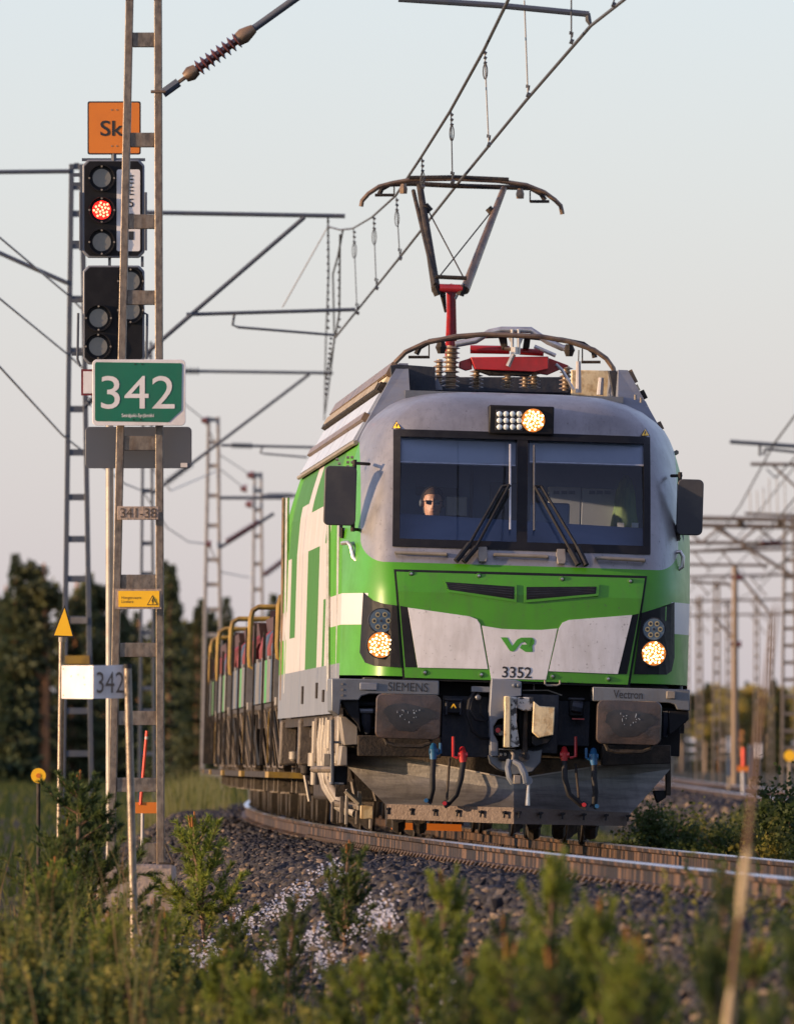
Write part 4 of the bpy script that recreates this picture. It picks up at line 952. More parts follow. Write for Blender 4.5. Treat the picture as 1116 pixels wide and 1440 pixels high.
ptube('panto_knuckle', [(724, 488, WF - .26), (724, 498, WF - .26)], .026, 'silver', pan); ptube('panto_damper', [(722, 498, WF - .2), (714, 515, WF - .2)], .022, 'silver', pan); ptube('panto_damper', [(751, 487, WF - .2), (781, 500, WF - .2)], .018, 'silver', pan)
plate('panto_link', [(700, 470), (712, 470), (714, 490), (706, 492)], WF - .1, WF, 'soot', pan); plate('panto_link', [(738, 470), (746, 474), (744, 490), (735, 490)], WF - .1, WF, 'soot', pan); ptube('panto_link', [(709, 490, WF - .2), (730, 492, WF - .2)], .016, 'copper', pan)
def head(pts_out, pts_in, w, parent, sfx, m1='copper'):
    o = ptube('contact_bow', [(x, y, w) for x, y in pts_out], .022, m1, parent); 
    ptube('contact_strip', [(x, y, w + .35) for x, y in pts_in], .024, 'soot', parent); return o
head([(552, 519), (556, 509), (570, 495), (598, 482), (640, 473), (680, 470), (760, 473), (800, 480), (835, 492), (852, 504), (862, 518), (864, 528)], [(585, 498), (590, 488), (604, 480), (650, 473), (720, 471), (790, 478), (820, 484), (834, 494), (836, 503)], WF - .5, pan, '')
for x0, x1, y in ((574, 604, 502), (817, 844, 509)): ptube('bow_bar', [(x0, y, WF - .4), (x1, y, WF - .4)], .013, 'soot', pan); ptube('bow_rod', [((x0 + x1) / 2 + (14 if x0 < 700 else -12), y, WF - .4), ((x0 + x1) / 2 + (14 if x0 < 700 else -12), y - 19, WF - .4)], .006, 'soot', pan)
for x, y in ((620, 488), (800, 492)): ptube('bow_spring', [(x, y - 8, WF - .4), (x, y, WF - .4), (x, y + 9, WF - .4)], [.03, .05, .03], 'soot', pan); ptube('bow_clamp', [(x - 8, y, WF - .4), (x + 8, y, WF - .4)], .012, 'silver', pan)
ptube('roof_cable', [(588, 545, 3.0), (582, 543, 3.0), (582, 548, 3.0)], .014, 'pale'); ptube('roof_cable', [(588, 545, 3.0), (606, 547, 3.0)], .014, 'pale'); ptube('roof_cable', [(781, 512, WF), (790, 520, WF), (806, 548, WF)], .014, 'silver')
c = MB(); a = P(614, 548, 3.0); c.lathe([(.05, 0), (.045, .02), (.004, .10)], a, (0, 0, 1), 14); c.build('roof_antenna', M['bluemast'], loco)
ptube('whip_antenna', [(813, 552, 3.0), (813, 508, 3.0)], [.026, .020], 'swhite'); ptube('whip_antenna_tip', [(813, 508, 3.0), (813.5, 492, 3.0)], .005, 'soot'); ptube('whip_antenna', [(843, 555, 3.0), (845, 531, 3.0)], [.03, .024], 'swhite')
for x, y in ((893, 562), (901, 566)): ptube('roof_lug', [(x, y, 2.2), (x, y - 7, 2.2)], .012, 'pale')
# a few sponsor-like decal strokes on the cab shoulder
for pts, mt in (([(510, 586), (520, 575), (523, 577), (514, 589)], 'wred'), ([(522, 588), (529, 584), (530, 587), (524, 591)], 'wred'), ([(526, 580), (535, 572), (537, 575), (529, 583)], 'dgreen'), ([(516, 570), (536, 556), (538, 560), (520, 573)], 'swhite')):
    pass
# ---- raised rear pantograph
WR = 15.4
rp = thing('raised_pantograph', '', None); rp.parent = loco
del rp['label']
head([(507.5, 290), (509, 282), (518, 272), (533, 262), (552, 257), (580, 252), (640, 251), (700, 254), (740, 260), (765, 270), (780, 281), (788, 289), (790.5, 301)], [(533, 273), (537, 265), (548, 259), (580, 258), (640, 261), (710, 263), (745, 264), (760, 272), (766, 281)], WR, rp, '')
ptube('contact_strip', [(575, 250.5, WR), (640, 249.5, WR), (715, 253, WR)], .026, 'soot', rp)
for x0, x1, y in ((527, 554, 274), (745, 772, 283)): ptube('bow_bar', [(x0, y, WR), (x1, y, WR)], .015, 'soot', rp)
for x, y in ((554, 258), (745, 268)): ptube('bow_rod', [(x, y, WR), (x, y + 16, WR)], .007, 'soot', rp)
for x, y in ((567, 265), (731, 272)): ptube('bow_spring', [(x, y - 7, WR), (x, y, WR), (x, y + 7, WR)], [.025, .04, .035], 'copper', rp)
KN = 13.6
def rtube(nm, x0, y0, w0, x1, y1, w1, r, mt, n=10): return ptube(nm, [(x0, y0, w0), (x1, y1, w1)], r, mt, rp, n)
rtube('upper_arm', 590, 261, WR, 613, 408, KN, [.032, .044], 'soot'); rtube('upper_arm', 708, 265, WR, 653, 408, KN, [.030, .046], 'copper'); rtube('guide_rod', 581, 268, WR, 612, 400, KN, .02, 'soot')
rtube('cross_wire', 601, 294, WR - .4, 651, 389, KN, .007, 'soot', 6); rtube('cross_wire', 690, 298, WR - .4, 618, 388, KN, .007, 'soot', 6)
for x, y in ((601, 292), (690, 296)): rtube('arm_clamp', x - 4, y - 4, WR - .4, x + 4, y + 5, WR - .4, .035, 'soot')
rtube('cross_bar', 612, 389, KN, 656, 391, KN, .02, 'soot'); ptube('arm_foot', [(611, 402, KN), (616, 415, KN)], .04, 'soot', rp); ptube('arm_foot', [(651, 402, KN), (646, 415, KN)], .04, 'soot', rp)
rtube('red_crosspiece', 618, 405, KN, 650, 406, KN, .042, 'red'); ptube('lower_arm', [(634, 405, KN), (634.5, 440, 14.6), (634, 500, 16.2)], [.045, .046, .06], 'red', rp, 12)
ptube('hinge_damper', [(622, 412, KN), (626, 438, 14.0)], [.03, .012], 'soot', rp); ptube('earth_strap', [(652, 398, KN), (645, 410, KN), (640, 420, KN)], .012, 'wblue', rp)
c = MB(); c.box(-.5, .4, 15.9, 16.6, 3.88, 4.2); c.build('rear_panto_base', M['red'], rp)

# ================================================================== driver
def driver():
    hp_ = P(608, 707, 1.74); s_ = .245 / .26
    root = thing('person', 'driver in dark jacket, sunglasses and headphones behind the windscreen', 'person')
    root.matrix_world = LOCO @ Matrix.Translation((hp_.x, 1.74, hp_.z))
    fwd = -1
    mb_ = MB()
    # one loft from hips to crown: (z, half width, front, back)
    rings = [(-.80, .16, .12, .13), (-.70, .175, .13, .14), (-.52, .165, .115, .115), (-.36, .19, .12, .11), (-.26, .205, .105, .10), (-.205, .15, .075, .085), (-.17, .075, .06, .065), (-.135, .058, .058, .06), (-.115, .058, .088, .062), (-.09, .064, .094, .08), (-.06, .07, .096, .09), (-.02, .074, .092, .097), (.02, .076, .094, .1), (.06, .073, .088, .098), (.095, .06, .07, .085), (.115, .038, .045, .055), (.125, .012, .015, .018)]
    n = 20; vs = []
    for z, hw, f_, b_ in rings:
        for k in range(n):
            a = 2 * math.pi * k / n; sx = math.sin(a); cy = -math.cos(a); r = f_ if cy < 0 else b_
            y = cy * r - (.0)
            x = sx * hw
            if cy < 0 and -.12 < z < .1: x *= 1 + .06 * (1 - abs(sx))
            if k == 0 and -.045 < z < .0: y -= .014
            vs.append((x, y, z))
    fs = [(i*n+k, i*n+(k+1) % n, (i+1)*n+(k+1) % n, (i+1)*n+k) for i in range(len(rings)-1) for k in range(n)] + [tuple(range(n-1, -1, -1)), tuple(range((len(rings)-1)*n, len(rings)*n))]
    mb_.add(vs, fs)
    mb_.tube([(0, -.090, .03), (0, -.104, .0), (0, -.116, -.026), (0, -.10, -.04)], [.008, .011, .016, .010], 8)
    for s in (-1, 1):
        mb_.tube([(s*.073, .0, .02), (s*.083, .01, .0), (s*.078, .005, -.03)], [.012, .017, .01], 8)
        mb_.tube([(s*.19, 0, -.27), (s*.24, -.05, -.42), (s*.23, -.16, -.53), (s*.2, -.3, -.5), (s*.19, -.37, -.48)], [.06, .052, .046, .036, .034], 10)
        for k in range(4): mb_.tube([(s*.19 + (k-1.5)*.019, -.37, -.475), (s*.19 + (k-1.5)*.02, -.43 - .01*(k in (1, 2)), -.475), (s*.19 + (k-1.5)*.02, -.455, -.50)], [.010, .009, .008], 6)
        mb_.tube([(s*.19 - s*.03, -.365, -.48), (s*.19 - s*.055, -.40, -.49), (s*.19 - s*.06, -.425, -.50)], [.011, .010, .008], 6)
        mb_.tube([(s*.09, 0, -.76), (s*.12, -.42, -.74), (s*.12, -.45, -1.15)], [.09, .07, .05], 10)
    mb_.tube([(-.025, -.094, -.068), (0, -.1, -.07), (.025, -.094, -.068)], [.006, .010, .006], 6)
    b = mb_.build('body', M['skin'], root)
    r = b.modifiers.new('remesh', 'REMESH'); r.mode = 'VOXEL'; r.voxel_size = .007; r.use_smooth_shade = True
    sm = b.modifiers.new('smooth', 'SMOOTH'); sm.iterations = 3; sm.factor = .5
    j = MB(); vs = []
    for z, hw, f_, b_ in [(-.80, .18, .14, .15), (-.52, .185, .135, .135), (-.36, .21, .14, .13), (-.26, .22, .125, .12), (-.20, .16, .09, .10), (-.165, .085, .075, .08), (-.14, .08, .072, .078)]:
        vs += [(math.sin(2*math.pi*k/n) * hw, -math.cos(2*math.pi*k/n) * (f_ if math.cos(2*math.pi*k/n) > 0 else b_), z) for k in range(n)]
    j.add(vs, [(i*n+k, i*n+(k+1) % n, (i+1)*n+(k+1) % n, (i+1)*n+k) for i in range(6) for k in range(n)])
    for s in (-1, 1): j.tube([(s*.19, 0, -.26), (s*.245, -.05, -.42), (s*.235, -.16, -.54), (s*.2, -.3, -.505)], [.075, .066, .058, .046], 12)
    j.build('jacket', M['jacket'], root)
    h = MB(); vs = []
    hr = [(-.09, .072, .02, .09), (-.05, .08, .01, .1), (0, .085, .008, .108), (.04, .086, .01, .11), (.075, .079, .085, .106), (.105, .06, .075, .09), (.125, .035, .045, .055), (.135, .01, .012, .015)]
    for z, hw, f_, b_ in hr: vs += [(math.sin(2*math.pi*k/n) * hw, (-math.cos(2*math.pi*k/n) * f_ if math.cos(2*math.pi*k/n) > 0 else -math.cos(2*math.pi*k/n) * b_), z) for k in range(n)]
    h.add(vs, [(i*n+k, i*n+(k+1) % n, (i+1)*n+(k+1) % n, (i+1)*n+k) for i in range(len(hr)-1) for k in range(n)]); h.build('hair', M['hair'], root)
    g = MB()
    for s in (-1, 1): g.hexa([(s*.012, -.104, .018), (s*.062, -.094, .020), (s*.06, -.094, -.012), (s*.036, -.1, -.02), (s*.014, -.104, -.012)], [(s*.012, -.094, .018), (s*.062, -.082, .02), (s*.06, -.082, -.012), (s*.036, -.09, -.02), (s*.014, -.094, -.012)]); g.tube([(s*.062, -.09, .012), (s*.084, .0, .012)], .004, 6)
    g.tube([(-.014, -.106, .01), (.014, -.106, .01)], .004, 6); g.build('sunglasses', M['shades'], root)
    e = MB(); e.tube([(math.sin(t) * .096, .01, math.cos(t) * .13 + .01) for t in np.linspace(-1.45, 1.45, 15)], .009, 8); hb = e.build('headphones', M['rubber'], root)
    for s in (-1, 1): c_ = MB(); c_.lathe([(.028, 0), (.034, .006), (.034, .02), (.02, .03)], (s*.084, .01, -.005), (s, 0, 0), 16); c_.build('ear_cup', M['beam'], hb)
    se = MB(); se.box(-.22, .22, .16, .24, -.85, -.12); se.box(-.22, .22, -.3, .2, -.94, -.86); st_ = se.build('driver_seat', M['cabdark'], loco, bevel=.03); st_.location = (hp_.x, 1.74, hp_.z)
    st_2 = MB(); st_2.tube([(hp_.x, 1.74, 1.36), (hp_.x, 1.74, hp_.z - .9)], .06, 10); st_2.build('seat_post', M['cabdark'], loco)
driver()

# ================================================================== ballast wagons behind the locomotive
def make_wagon(Yf, label):
    L_ = 11.3; Yb = Yf + L_; xf, xb = track_x(Yf), track_x(Yb); ang = math.atan2(-(xb - xf), L_)
    w = thing('hopper_wagon', label, 'wagon', group='hopper wagons behind the locomotive')
    w.matrix_world = Matrix.Translation((xf, Yf, 0)) @ Matrix.Rotation(ang, 4, 'Z') @ Matrix.Rotation(CANT, 4, 'Y')
    return w
class WagonKit: pass
WK = WagonKit()
def kit():
    parts = []
    def add(nm, mb_, mt, bev=.0): parts.append((nm, mb_.mesh(nm, M[mt]), bev))
    c = MB(); c.box(-1.3, 1.3, .1, 11.2, 1.0, 1.22); add('underframe', c, 'soot')
    for w in (.55,):
        c = MB(); r = .030
        loop = [(-1.43, w, 1.68), (-1.44, w, 1.8), (-1.44, w, 2.2), (-1.42, w, 2.29), (-1.36, w, 2.33), (-.7, w, 2.35)]
        c.tube([(-1.10, w, 1.66), (-1.36, w, 1.65)] + loop, r, 8); add('end_rail', c, 'yelpaint')
        c = MB(); c.box(-1.20, -1.02, w - .03, w + .03, 1.55, 1.82); c.box(-1.16, -1.08, w - .05, w + .05, 1.7, 1.9); add('rail_bracket', c, 'yelpaint')
        c = MB(); c.box(-1.22, 1.22, w + .45, w + .50, 1.95, 2.30); add('end_panel', c, 'maroon')
        c = MB()
        for k in range(3): c.tube([(-.75, w + .1, 1.75 + k * .22), (.75, w + .1, 1.75 + k * .22)], .02, 6)
        add('end_ladder', c, 'galv')
        c = MB(); c.box(-1.25, 1.25, w + .2, w + .6, 1.22, 1.72); add('end_box', c, 'wblue')
    c = MB(); c.hexa([(-1.34, 1.2, 2.16), (1.34, 1.2, 2.16), (1.2, 1.6, 1.3), (-1.2, 1.6, 1.3)], [(-1.34, 10.2, 2.16), (1.34, 10.2, 2.16), (1.2, 9.6, 1.3), (-1.2, 9.6, 1.3)]); add('hopper', c, 'maroon')
    for k in range(3):      # dark uprights
        w = 1.0 + k * 4.2; c = MB(); c.box(-1.48, -1.45, w, w + .10, .60, 1.98 if k % 2 else 2.1); add('upright', c, 'soot')
    for k in range(5):      # curved red and blue ribs
        w = 1.5 + k * 1.8
        for s in (-1, 1):
            c = MB(); c.tube([(s*1.10, w, 2.06), (s*1.24, w, 2.02), (s*1.34, w, 1.92), (s*1.37, w, 1.80), (s*1.38, w, 1.66)], [.05, .07, .075, .07, .05], 8)
            add('hopper_rib', c, 'wred' if k % 2 == 0 else 'wblue')
    for k in range(12):     # side panels in strips
        w = .9 + k * .80
        for s in (-1, 1):
            c = MB(); c.box(min(s*1.40, s*1.46), max(s*1.40, s*1.46), w, w + .74, 1.24, 1.68 if k % 3 else 1.72)
            add('side_panel', c, 'wgreen' if k == 4 else 'wgrey' if k % 3 != 1 else 'wblue')
    for k in range(3):      # discharge chutes
        w = 1.9 + k * 2.7
        for s in (-1, 1):
            c = MB(); c.hexa([(s*1.36, w, 1.16), (s*1.36, w + 2.3, 1.16), (s*1.26, w + 1.9, .60), (s*1.26, w + .4, .60)], [(s*.5, w, 1.16), (s*.5, w + 2.3, 1.16), (s*.6, w + 1.9, .60), (s*.6, w + .4, .60)]); add('discharge_chute', c, 'black')
            c = MB(); c.tube([(s*1.40, w + .02, 1.18), (s*1.30, w + .42, .58), (s*1.30, w + 1.9, .58), (s*1.40, w + 2.28, 1.18)], .012, 6); add('chute_frame', c, 'under')
        c = MB(); c.box(-1.425, -1.415, w + 2.42, w + 2.47, .62, 1.15); add('lever', c, 'under' if k else 'yelpaint')
    c = MB(); c.box(-1.5, -1.1, 1.8, 11.0, .47, .53); add('walkway', c, 'soot'); c = MB(); c.box(-1.5, -1.1, .3, 1.78, .47, .53); add('step', c, 'yelpaint')
    c = MB(); c.box(-1.2, 1.2, .35, .5, .95, 1.25); c.box(-1.45, -1.0, .2, .9, 1.2, 1.28); add('headstock', c, 'pale')
    for w in (1.9, 9.4):
        for dw in (-.9, .9):
            c = MB(); prof = [(.10, 0), (.44, .02), (.46, .11), (.49, .12), (.49, .15), (.08, .15), (.08, 1.45), (.49, 1.45), (.49, 1.48), (.46, 1.49), (.44, 1.58), (.10, 1.6)]
            c.lathe(prof, (-.80, w + dw, .46), (1, 0, 0), 24); add('wheelset', c, 'soot')
        for s in (-1, 1):
            c = MB(); c.hexa([(s*1.0, w - 1.2, .62), (s*1.0, w - 1.0, .5), (s*1.0, w + 1.0, .5), (s*1.0, w + 1.2, .62), (s*1.0, w + .6, .74), (s*1.0, w - .6, .74)], [(s*1.14, w - 1.2, .62), (s*1.14, w - 1.0, .5), (s*1.14, w + 1.0, .5), (s*1.14, w + 1.2, .62), (s*1.14, w + .6, .74), (s*1.14, w - .6, .74)]); add('bogie_frame', c, 'under')
            for dw in (-.9, .9): c = MB(); c.box(s*1.08 - .12, s*1.08 + .12, w + dw - .16, w + dw + .16, .32, .6); add('axle_box', c, 'under')
            for dw in (-.3, .3): c = MB(); c.tube([(s*1.06, w + dw, .3), (s*1.06, w + dw, .6)], .08, 8); add('spring', c, 'under')
    return parts
WPARTS = kit()
for k, lab in enumerate(('hopper wagon coupled directly behind the locomotive, its yellow end rail largest', 'second hopper wagon from the locomotive, yellow rail and red ribs', 'third hopper wagon from the locomotive on the curve', 'fourth hopper wagon from the locomotive, small at the left edge of the train', 'farthest visible hopper wagon, last of the train on the curve')):
    wg = make_wagon(139.6 + k * 12.6, lab)
    for nm, me, bev in WPARTS: link(nm, me, wg)

# ================================================================== masts
def lattice(name, label, d, left, right, legw, rungs, mat, group=None, rung_h=20, depth=.14, rung_mat=None, zb=None):
    """left/right: two (x, y) pixels of each leg's outer edge; rungs: pixel rows"""
    s = F / d; base = px((left[1][0] + right[1][0]) / 2, left[1][1], d)
    zb_ = zb if zb is not None else ground_z(base.x, d)
    r = thing(name, label, 'mast', (base.x, d, zb_), 0, group)
    def at(line, y):
        (x0, y0), (x1, y1) = line; return x0 + (x1 - x0) * (y - y0) / (y1 - y0)
    ybot = YH + (HC - zb_) * s
    for line, sg in ((left, 1), (right, -1)):
        c = MB(); ring = []
        for y in (line[0][1], ybot):
            x = at(line, y); a = px(x, y, d) - r.location; b = px(x + sg * legw, y, d) - r.location
            ring.append([(a.x, 0, a.z), (b.x, 0, b.z), (b.x, depth, b.z), (a.x, depth, a.z)])
        c.hexa(ring[0], ring[1]); c.build('leg', M[mat], r, bevel=.006)
    for y in rungs:
        c = MB(); xl, xr = at(left, y) + legw, at(right, y) - legw
        a = px(xl, y - rung_h / 2, d) - r.location; b = px(xr, y + rung_h / 2, d) - r.location
        c.box(a.x, b.x, .012, depth - .012, b.z, a.z); c.build('rung', M[rung_mat or mat], r, bevel=.003)
    return r
near = lattice('overhead_line_mast', 'weathered steel ladder mast in the left foreground carrying the green 342 sign', 108, ((176.5, 0), (155.5, 980)), ((227.5, 0), (230.5, 980)), 11, [55, 196, 311, 418, 623, 818, 914, 1010, 1104], 'galv', 'overhead line masts', zb=-.13)
# extend upwards out of frame so the cantilever has a mast to hang on
nz = near.location
c = MB(); a = px(176.5, 0, 108) - nz; b = px(187.5, 0, 108) - nz; a2 = px(166.0+16, -330, 108) - nz
c.hexa([(a.x, 0, a.z), (b.x, 0, b.z), (b.x, .14, b.z), (a.x, .14, a.z)], [(a2.x, 0, a2.z), (a2.x + .06, 0, a2.z), (a2.x + .06, .14, a2.z), (a2.x, .14, a2.z)]); c.build('leg', M['galv'], near)
c = MB(); a = px(216.5, 0, 108) - nz; b = px(227.5, 0, 108) - nz; a2 = px(214, -330, 108) - nz
c.hexa([(a.x, 0, a.z), (b.x, 0, b.z), (b.x, .14, b.z), (a.x, .14, a.z)], [(a2.x, 0, a2.z), (a2.x + .06, 0, a2.z), (a2.x + .06, .14, a2.z), (a2.x, .14, a2.z)]); c.build('leg', M['galv'], near)
c = MB(); a = px(138, 1216, 108) - nz; b = px(251, 1290, 108) - nz; c.hexa([(a.x, -.1, a.z), (b.x - .03, -.1, a.z), (b.x - .03, .45, a.z), (a.x, .45, a.z)], [(a.x - .03, -.14, b.z - .3), (b.x + .02, -.14, b.z - .3), (b.x + .02, .5, b.z - .3), (a.x - .03, .5, b.z - .3)]); c.build('foundation', M['concrete'], near, bevel=.03)
c = MB(); a = px(200, 1186, 108) - nz; b = px(222, 1212, 108) - nz; c.box(a.x, b.x, .02, .12, b.z, a.z); c.build('base_plate', M['galv'], near); c = MB(); c.tube([px(233, 1188, 108) - nz, px(244, 1214, 107.9) - nz], .012, 6); c.box(*( [ (px(224,1212,108)-nz).x, (px(245,1212,108)-nz).x, -.05, .2, (px(224,1217,108)-nz).z, (px(224,1213,108)-nz).z ])); c.build('base_bracket', M['soot'], near)
# diagonal strut with ribbed insulator
def rel(o, x, y, d): return px(x, y, d) - o.location
def insul_line(parent, p, q, f0, f1, rin, rout, nsh, mat):
    p, q = Vector(p), Vector(q); a = p.lerp(q, f0); b = p.lerp(q, f1); return insulator('insulator', a, (b - a).length, rin, rout, nsh, mat, parent, (b - a))
p, q2 = rel(near, 229, 131, 107.95), rel(near, 412, 0, 107.95); dirv = (q2 - p)
insul_line(near, p, p + dirv, .26, .59, .030, .068, 8, 'rporc')
c = MB(); c.tube([p + dirv * .62, p + dirv * 3.3], .029, 10); c.build('strut_tube', M['bluemast'], near); c = MB(); c.tube([p + dirv * .57, p + dirv * .62, p + dirv * .66, p + dirv * .7], [.05, .062, .05, .035], 12); c.build('insulator_cap', M['copper'], near)
c = MB(); c.tube([p + dirv * .17, p + dirv * .215, p + dirv * .26], [.04, .06, .045], 12); c.build('insulator_cap', M['copper'], near); c = MB(); c.tube([p, p + dirv * .12], .036, 8); c.build('strut_socket', M['bluemast'], near)
for yo in (-.02, .02): c = MB(); c.tube([p + dirv * .10 + Vector((0, yo, 0)), p + dirv * .19 + Vector((0, yo, 0))], .014, 6); c.build('strut_fork', M['copper'], near)
c = MB(); c.tube([rel(near, 212, 128.5, 107.9), rel(near, 233, 128.5, 107.9)], .012, 6); c.build('strut_clamp', M['copper'], near)
c = MB(); c.tube([p + dirv * 3.3, p + dirv * 3.3 + Vector((1.1, 0, .1))], .029, 8); c.build('top_tube', M['bluemast'], near)
c = MB(); c.tube([rel(near, 640, -120, 108), rel(near, 560, -2, 108)], .02, 8); c.tube([rel(near, 560, -2, 108), rel(near, 700, 7, 108), rel(near, 828, 19.5, 108)], .024, 8); c.tube([p + dirv * 3.3, rel(near, 640, -120, 108)], .02, 8); c.build('steady_arm', M['bluemast'], near)
c = MB(); c.tube([rel(near, 826, 18, 108), rel(near, 827, 28, 108), rel(near, 830, 35, 108)], [.02, .024, .012], 8); c.build('wire_clamp', M['wire'], near)
# second, third ... masts of this line
def cant(root, d, top, strut, reg, drop, ins=True, mat='bluemast', r=.030):
    c = MB(); c.tube([rel(root, *top[0], d), rel(root, *top[1], d)], r, 8); c.build('cantilever_tube', M[mat], root)
    c = MB(); c.tube([rel(root, *strut[0], d), rel(root, *strut[1], d)], r, 8); c.build('strut_tube', M[mat], root)
    if reg: c = MB(); c.tube([rel(root, *reg[0], d), rel(root, *reg[1], d)], r * .85, 8); c.build('registration_tube', M[mat], root)
    if drop:
        c = MB(); c.tube([rel(root, *q_, d) for q_ in drop], r * .6, 8); c.build('steady_arm', M[mat], root)
m2 = lattice('overhead_line_mast', 'dark blue-grey ladder mast rising left of the signal', 186, ((97, 230), (85, 1100)), ((118, 230), (132, 1100)), 7, [233, 262, 300, 345, 420, 493, 575, 636, 699, 758, 814, 871, 928, 1000, 1060], 'bluemast', 'overhead line masts', rung_h=9)
cant(m2, 186, ((118, 297), (485, 303.5)), ((118, 572), (428, 305)), ((262, 442), (500, 435)), [(330, 438), (327, 457), (335, 460), (470, 471)])
cant(m2, 186, ((-40, 242), (98, 240.5)), ((-40, 338), (95, 398)), None, None)
c = MB(); c.tube([rel(m2, 397, 432, 186), rel(m2, 459, 322, 186)], .008, 6); c.build('stay_wire', M['thinwire'], m2)
for a_, b_ in (((118, 297), (160, 298)), ((118, 572), (160, 536))): insul_line(m2, rel(m2, *a_, 186), rel(m2, *b_, 186), .1, .95, .03, .07, 9, 'bluemast')
c = MB(); c.box(rel(m2, 91, 921, 186).x, rel(m2, 126, 921, 186).x, -.04, -.01, rel(m2, 91, 934, 186).z, rel(m2, 91, 922, 186).z); c.build('warning_plate', M['yelpaint'], m2); c = MB(); c.box(rel(m2, 99, 866, 186).x, rel(m2, 123, 866, 186).x, -.04, -.01, rel(m2, 91, 877, 186).z, rel(m2, 91, 868, 186).z); c.build('number_plate', M['wgrey'], m2)  # dim wagon yellow puts the shade on the warning plate into its colour
m3 = lattice('overhead_line_mast', 'blue-grey mast seen between the legs of the foreground mast', 261, ((200, 480), (194, 1100)), ((214, 480), (219, 1100)), 4, [500, 560, 620, 690, 764, 807, 890, 968, 1000, 1060], 'bluemast', 'overhead line masts', rung_h=6)
cant(m3, 261, ((214, 521), (468, 524.5)), ((214, 694), (435, 526)), ((311, 626), (442, 629)), [(369, 628), (366, 637), (372, 638), (432, 643)])
insul_line(m3, rel(m3, 216, 521, 261), rel(m3, 282, 522, 261), .2, .98, .03, .08, 10, 'bluemast'); insul_line(m3, rel(m3, 232, 680, 261), rel(m3, 272, 650, 261), .05, .95, .03, .085, 9, 'bluemast'); insul_line(m3, rel(m3, 325, 626, 261), rel(m3, 355, 627, 261), 0, 1, .03, .07, 8, 'bluemast')
m4 = lattice('overhead_line_mast', 'pale slender ladder mast beside the hopper wagons', 322, ((291, 586), (281, 1110)), ((309, 586), (314, 1110)), 5, [590, 622, 655, 697, 739, 787, 822, 857, 893, 930, 970, 1010, 1050, 1090], 'palemast', 'overhead line masts', rung_h=6)
cant(m4, 322, ((309, 770), (385, 722)), ((309, 700), (400, 700)), None, None, r=.04); insul_line(m4, rel(m4, 318, 762, 322), rel(m4, 365, 733, 322), 0, 1, .04, .10, 10, 'rporc')
c = MB(); 
for (x, y) in ((287, 591), (293, 765)): c.tube([rel(m4, x - 4, y, 322), rel(m4, x + 4, y, 322)], [.05, .09], 10)
c.build('wire_insulator', M['rporc'], m4)
m5 = lattice('overhead_line_mast', 'farthest pale ladder mast, just left of the locomotive', 385, ((356, 664), (350, 1110)), ((369, 664), (373, 1110)), 4, [668, 690, 717, 754, 793, 829, 870, 910, 960, 1010, 1060], 'palemast', 'overhead line masts', rung_h=6)
cant(m5, 385, ((369, 697), (420, 697)), ((369, 810), (410, 780)), None, None, r=.045); insul_line(m5, rel(m5, 372, 808, 385), rel(m5, 400, 787, 385), 0, 1, .05, .12, 8, 'rporc'); insul_line(m5, rel(m5, 375, 697, 385), rel(m5, 410, 697, 385), 0, 1, .05, .10, 8, 'bluemast')
c = MB()
for (x, y) in ((352, 668), (343, 687), (350, 709)): c.tube([rel(m5, x - 5, y, 385), rel(m5, x + 4, y, 385)], [.06, .12], 10)
c.build('wire_insulator', M['rporc'], m5)

# ================================================================== overhead wires
def depth_on(wire, x): pass
cat = thing('overhead_line', 'contact wire, catenary and droppers running over the locomotive roof', 'overhead line')
def wtube(name, pts, r, mat, parent, n=6):
    c = MB(); c.tube([px(*p) for p in pts], r, n); return c.build(name, M[mat], parent)
# contact wire follows the track at z ~6.35; pixel rows taken at several distances
CW = [(1180, -270, 78), (876, 0, 103.5), (830, 36, 108), (740, 140, 119), (645, 256, 134.4), (560, 364, 155), (470, 476, 186)]
wtube('contact_wire', CW, .014, 'wire', cat)
MW = [(800, -190, 85), (714, 0, 104), (680, 70, 110), (632, 157, 119), (591, 222, 130), (556, 275, 145), (523, 305, 160), (496, 321, 174), (478, 323, 181), (460, 318, 186)]
wtube('catenary_wire', MW, .013, 'wire', cat)
def interp(tab, d): 
    ds = [t[2] for t in tab]; return float(np.interp(d, ds, [t[0] for t in tab])), float(np.interp(d, ds, [t[1] for t in tab]))
for top, bot, da in (((737, 0), (742, 133), 108), ((803, -20), (803, 58), 104), ((681, 70), (687, 203), 115), ((634, 157), (636, 255), 124), ((593, 222), (594, 262), 134), ((557, 277), (562, 363), 150), ((525, 303), (529, 405), 160), ((497, 322), (502, 440), 172), ((866, -20), (862, 6), 102)):
    dr = wtube('dropper', [(*top, da), (*bot, da)], .006, 'thinwire' if bot[0] in (742, 687) else 'wire', cat)
    s = F / da
    c = MB(); c.tube([px(bot[0] - 2, bot[1] - 1, da), px(bot[0] + 3, bot[1] + 1, da)], .02, 6); c.tube([px(bot[0] - 2, bot[1] - 10, da), px(bot[0] - 2, bot[1] - 14, da), px(bot[0] + 2, bot[1] - 13, da), px(bot[0] + 1, bot[1] - 6, da)], .007, 6); c.build('dropper_clamp', M['wire'], dr)
    if top[1] > 0: 
        c = MB(); yy = top[1] + 30; c.tube([px(top[0] + 1 + 3 * math.sin(t), yy + 11 * math.cos(t), da) for t in np.linspace(0, 6.28, 13)[:-1]], .006, 5, closed=True)
        for k in range(3): c.tube([px(top[0] - 1, top[1] + 3 + k * 7, da), px(top[0] + 3, top[1] + 5 + k * 7, da)], .014, 5)
        c.build('dropper_eye', M['wire'], dr)
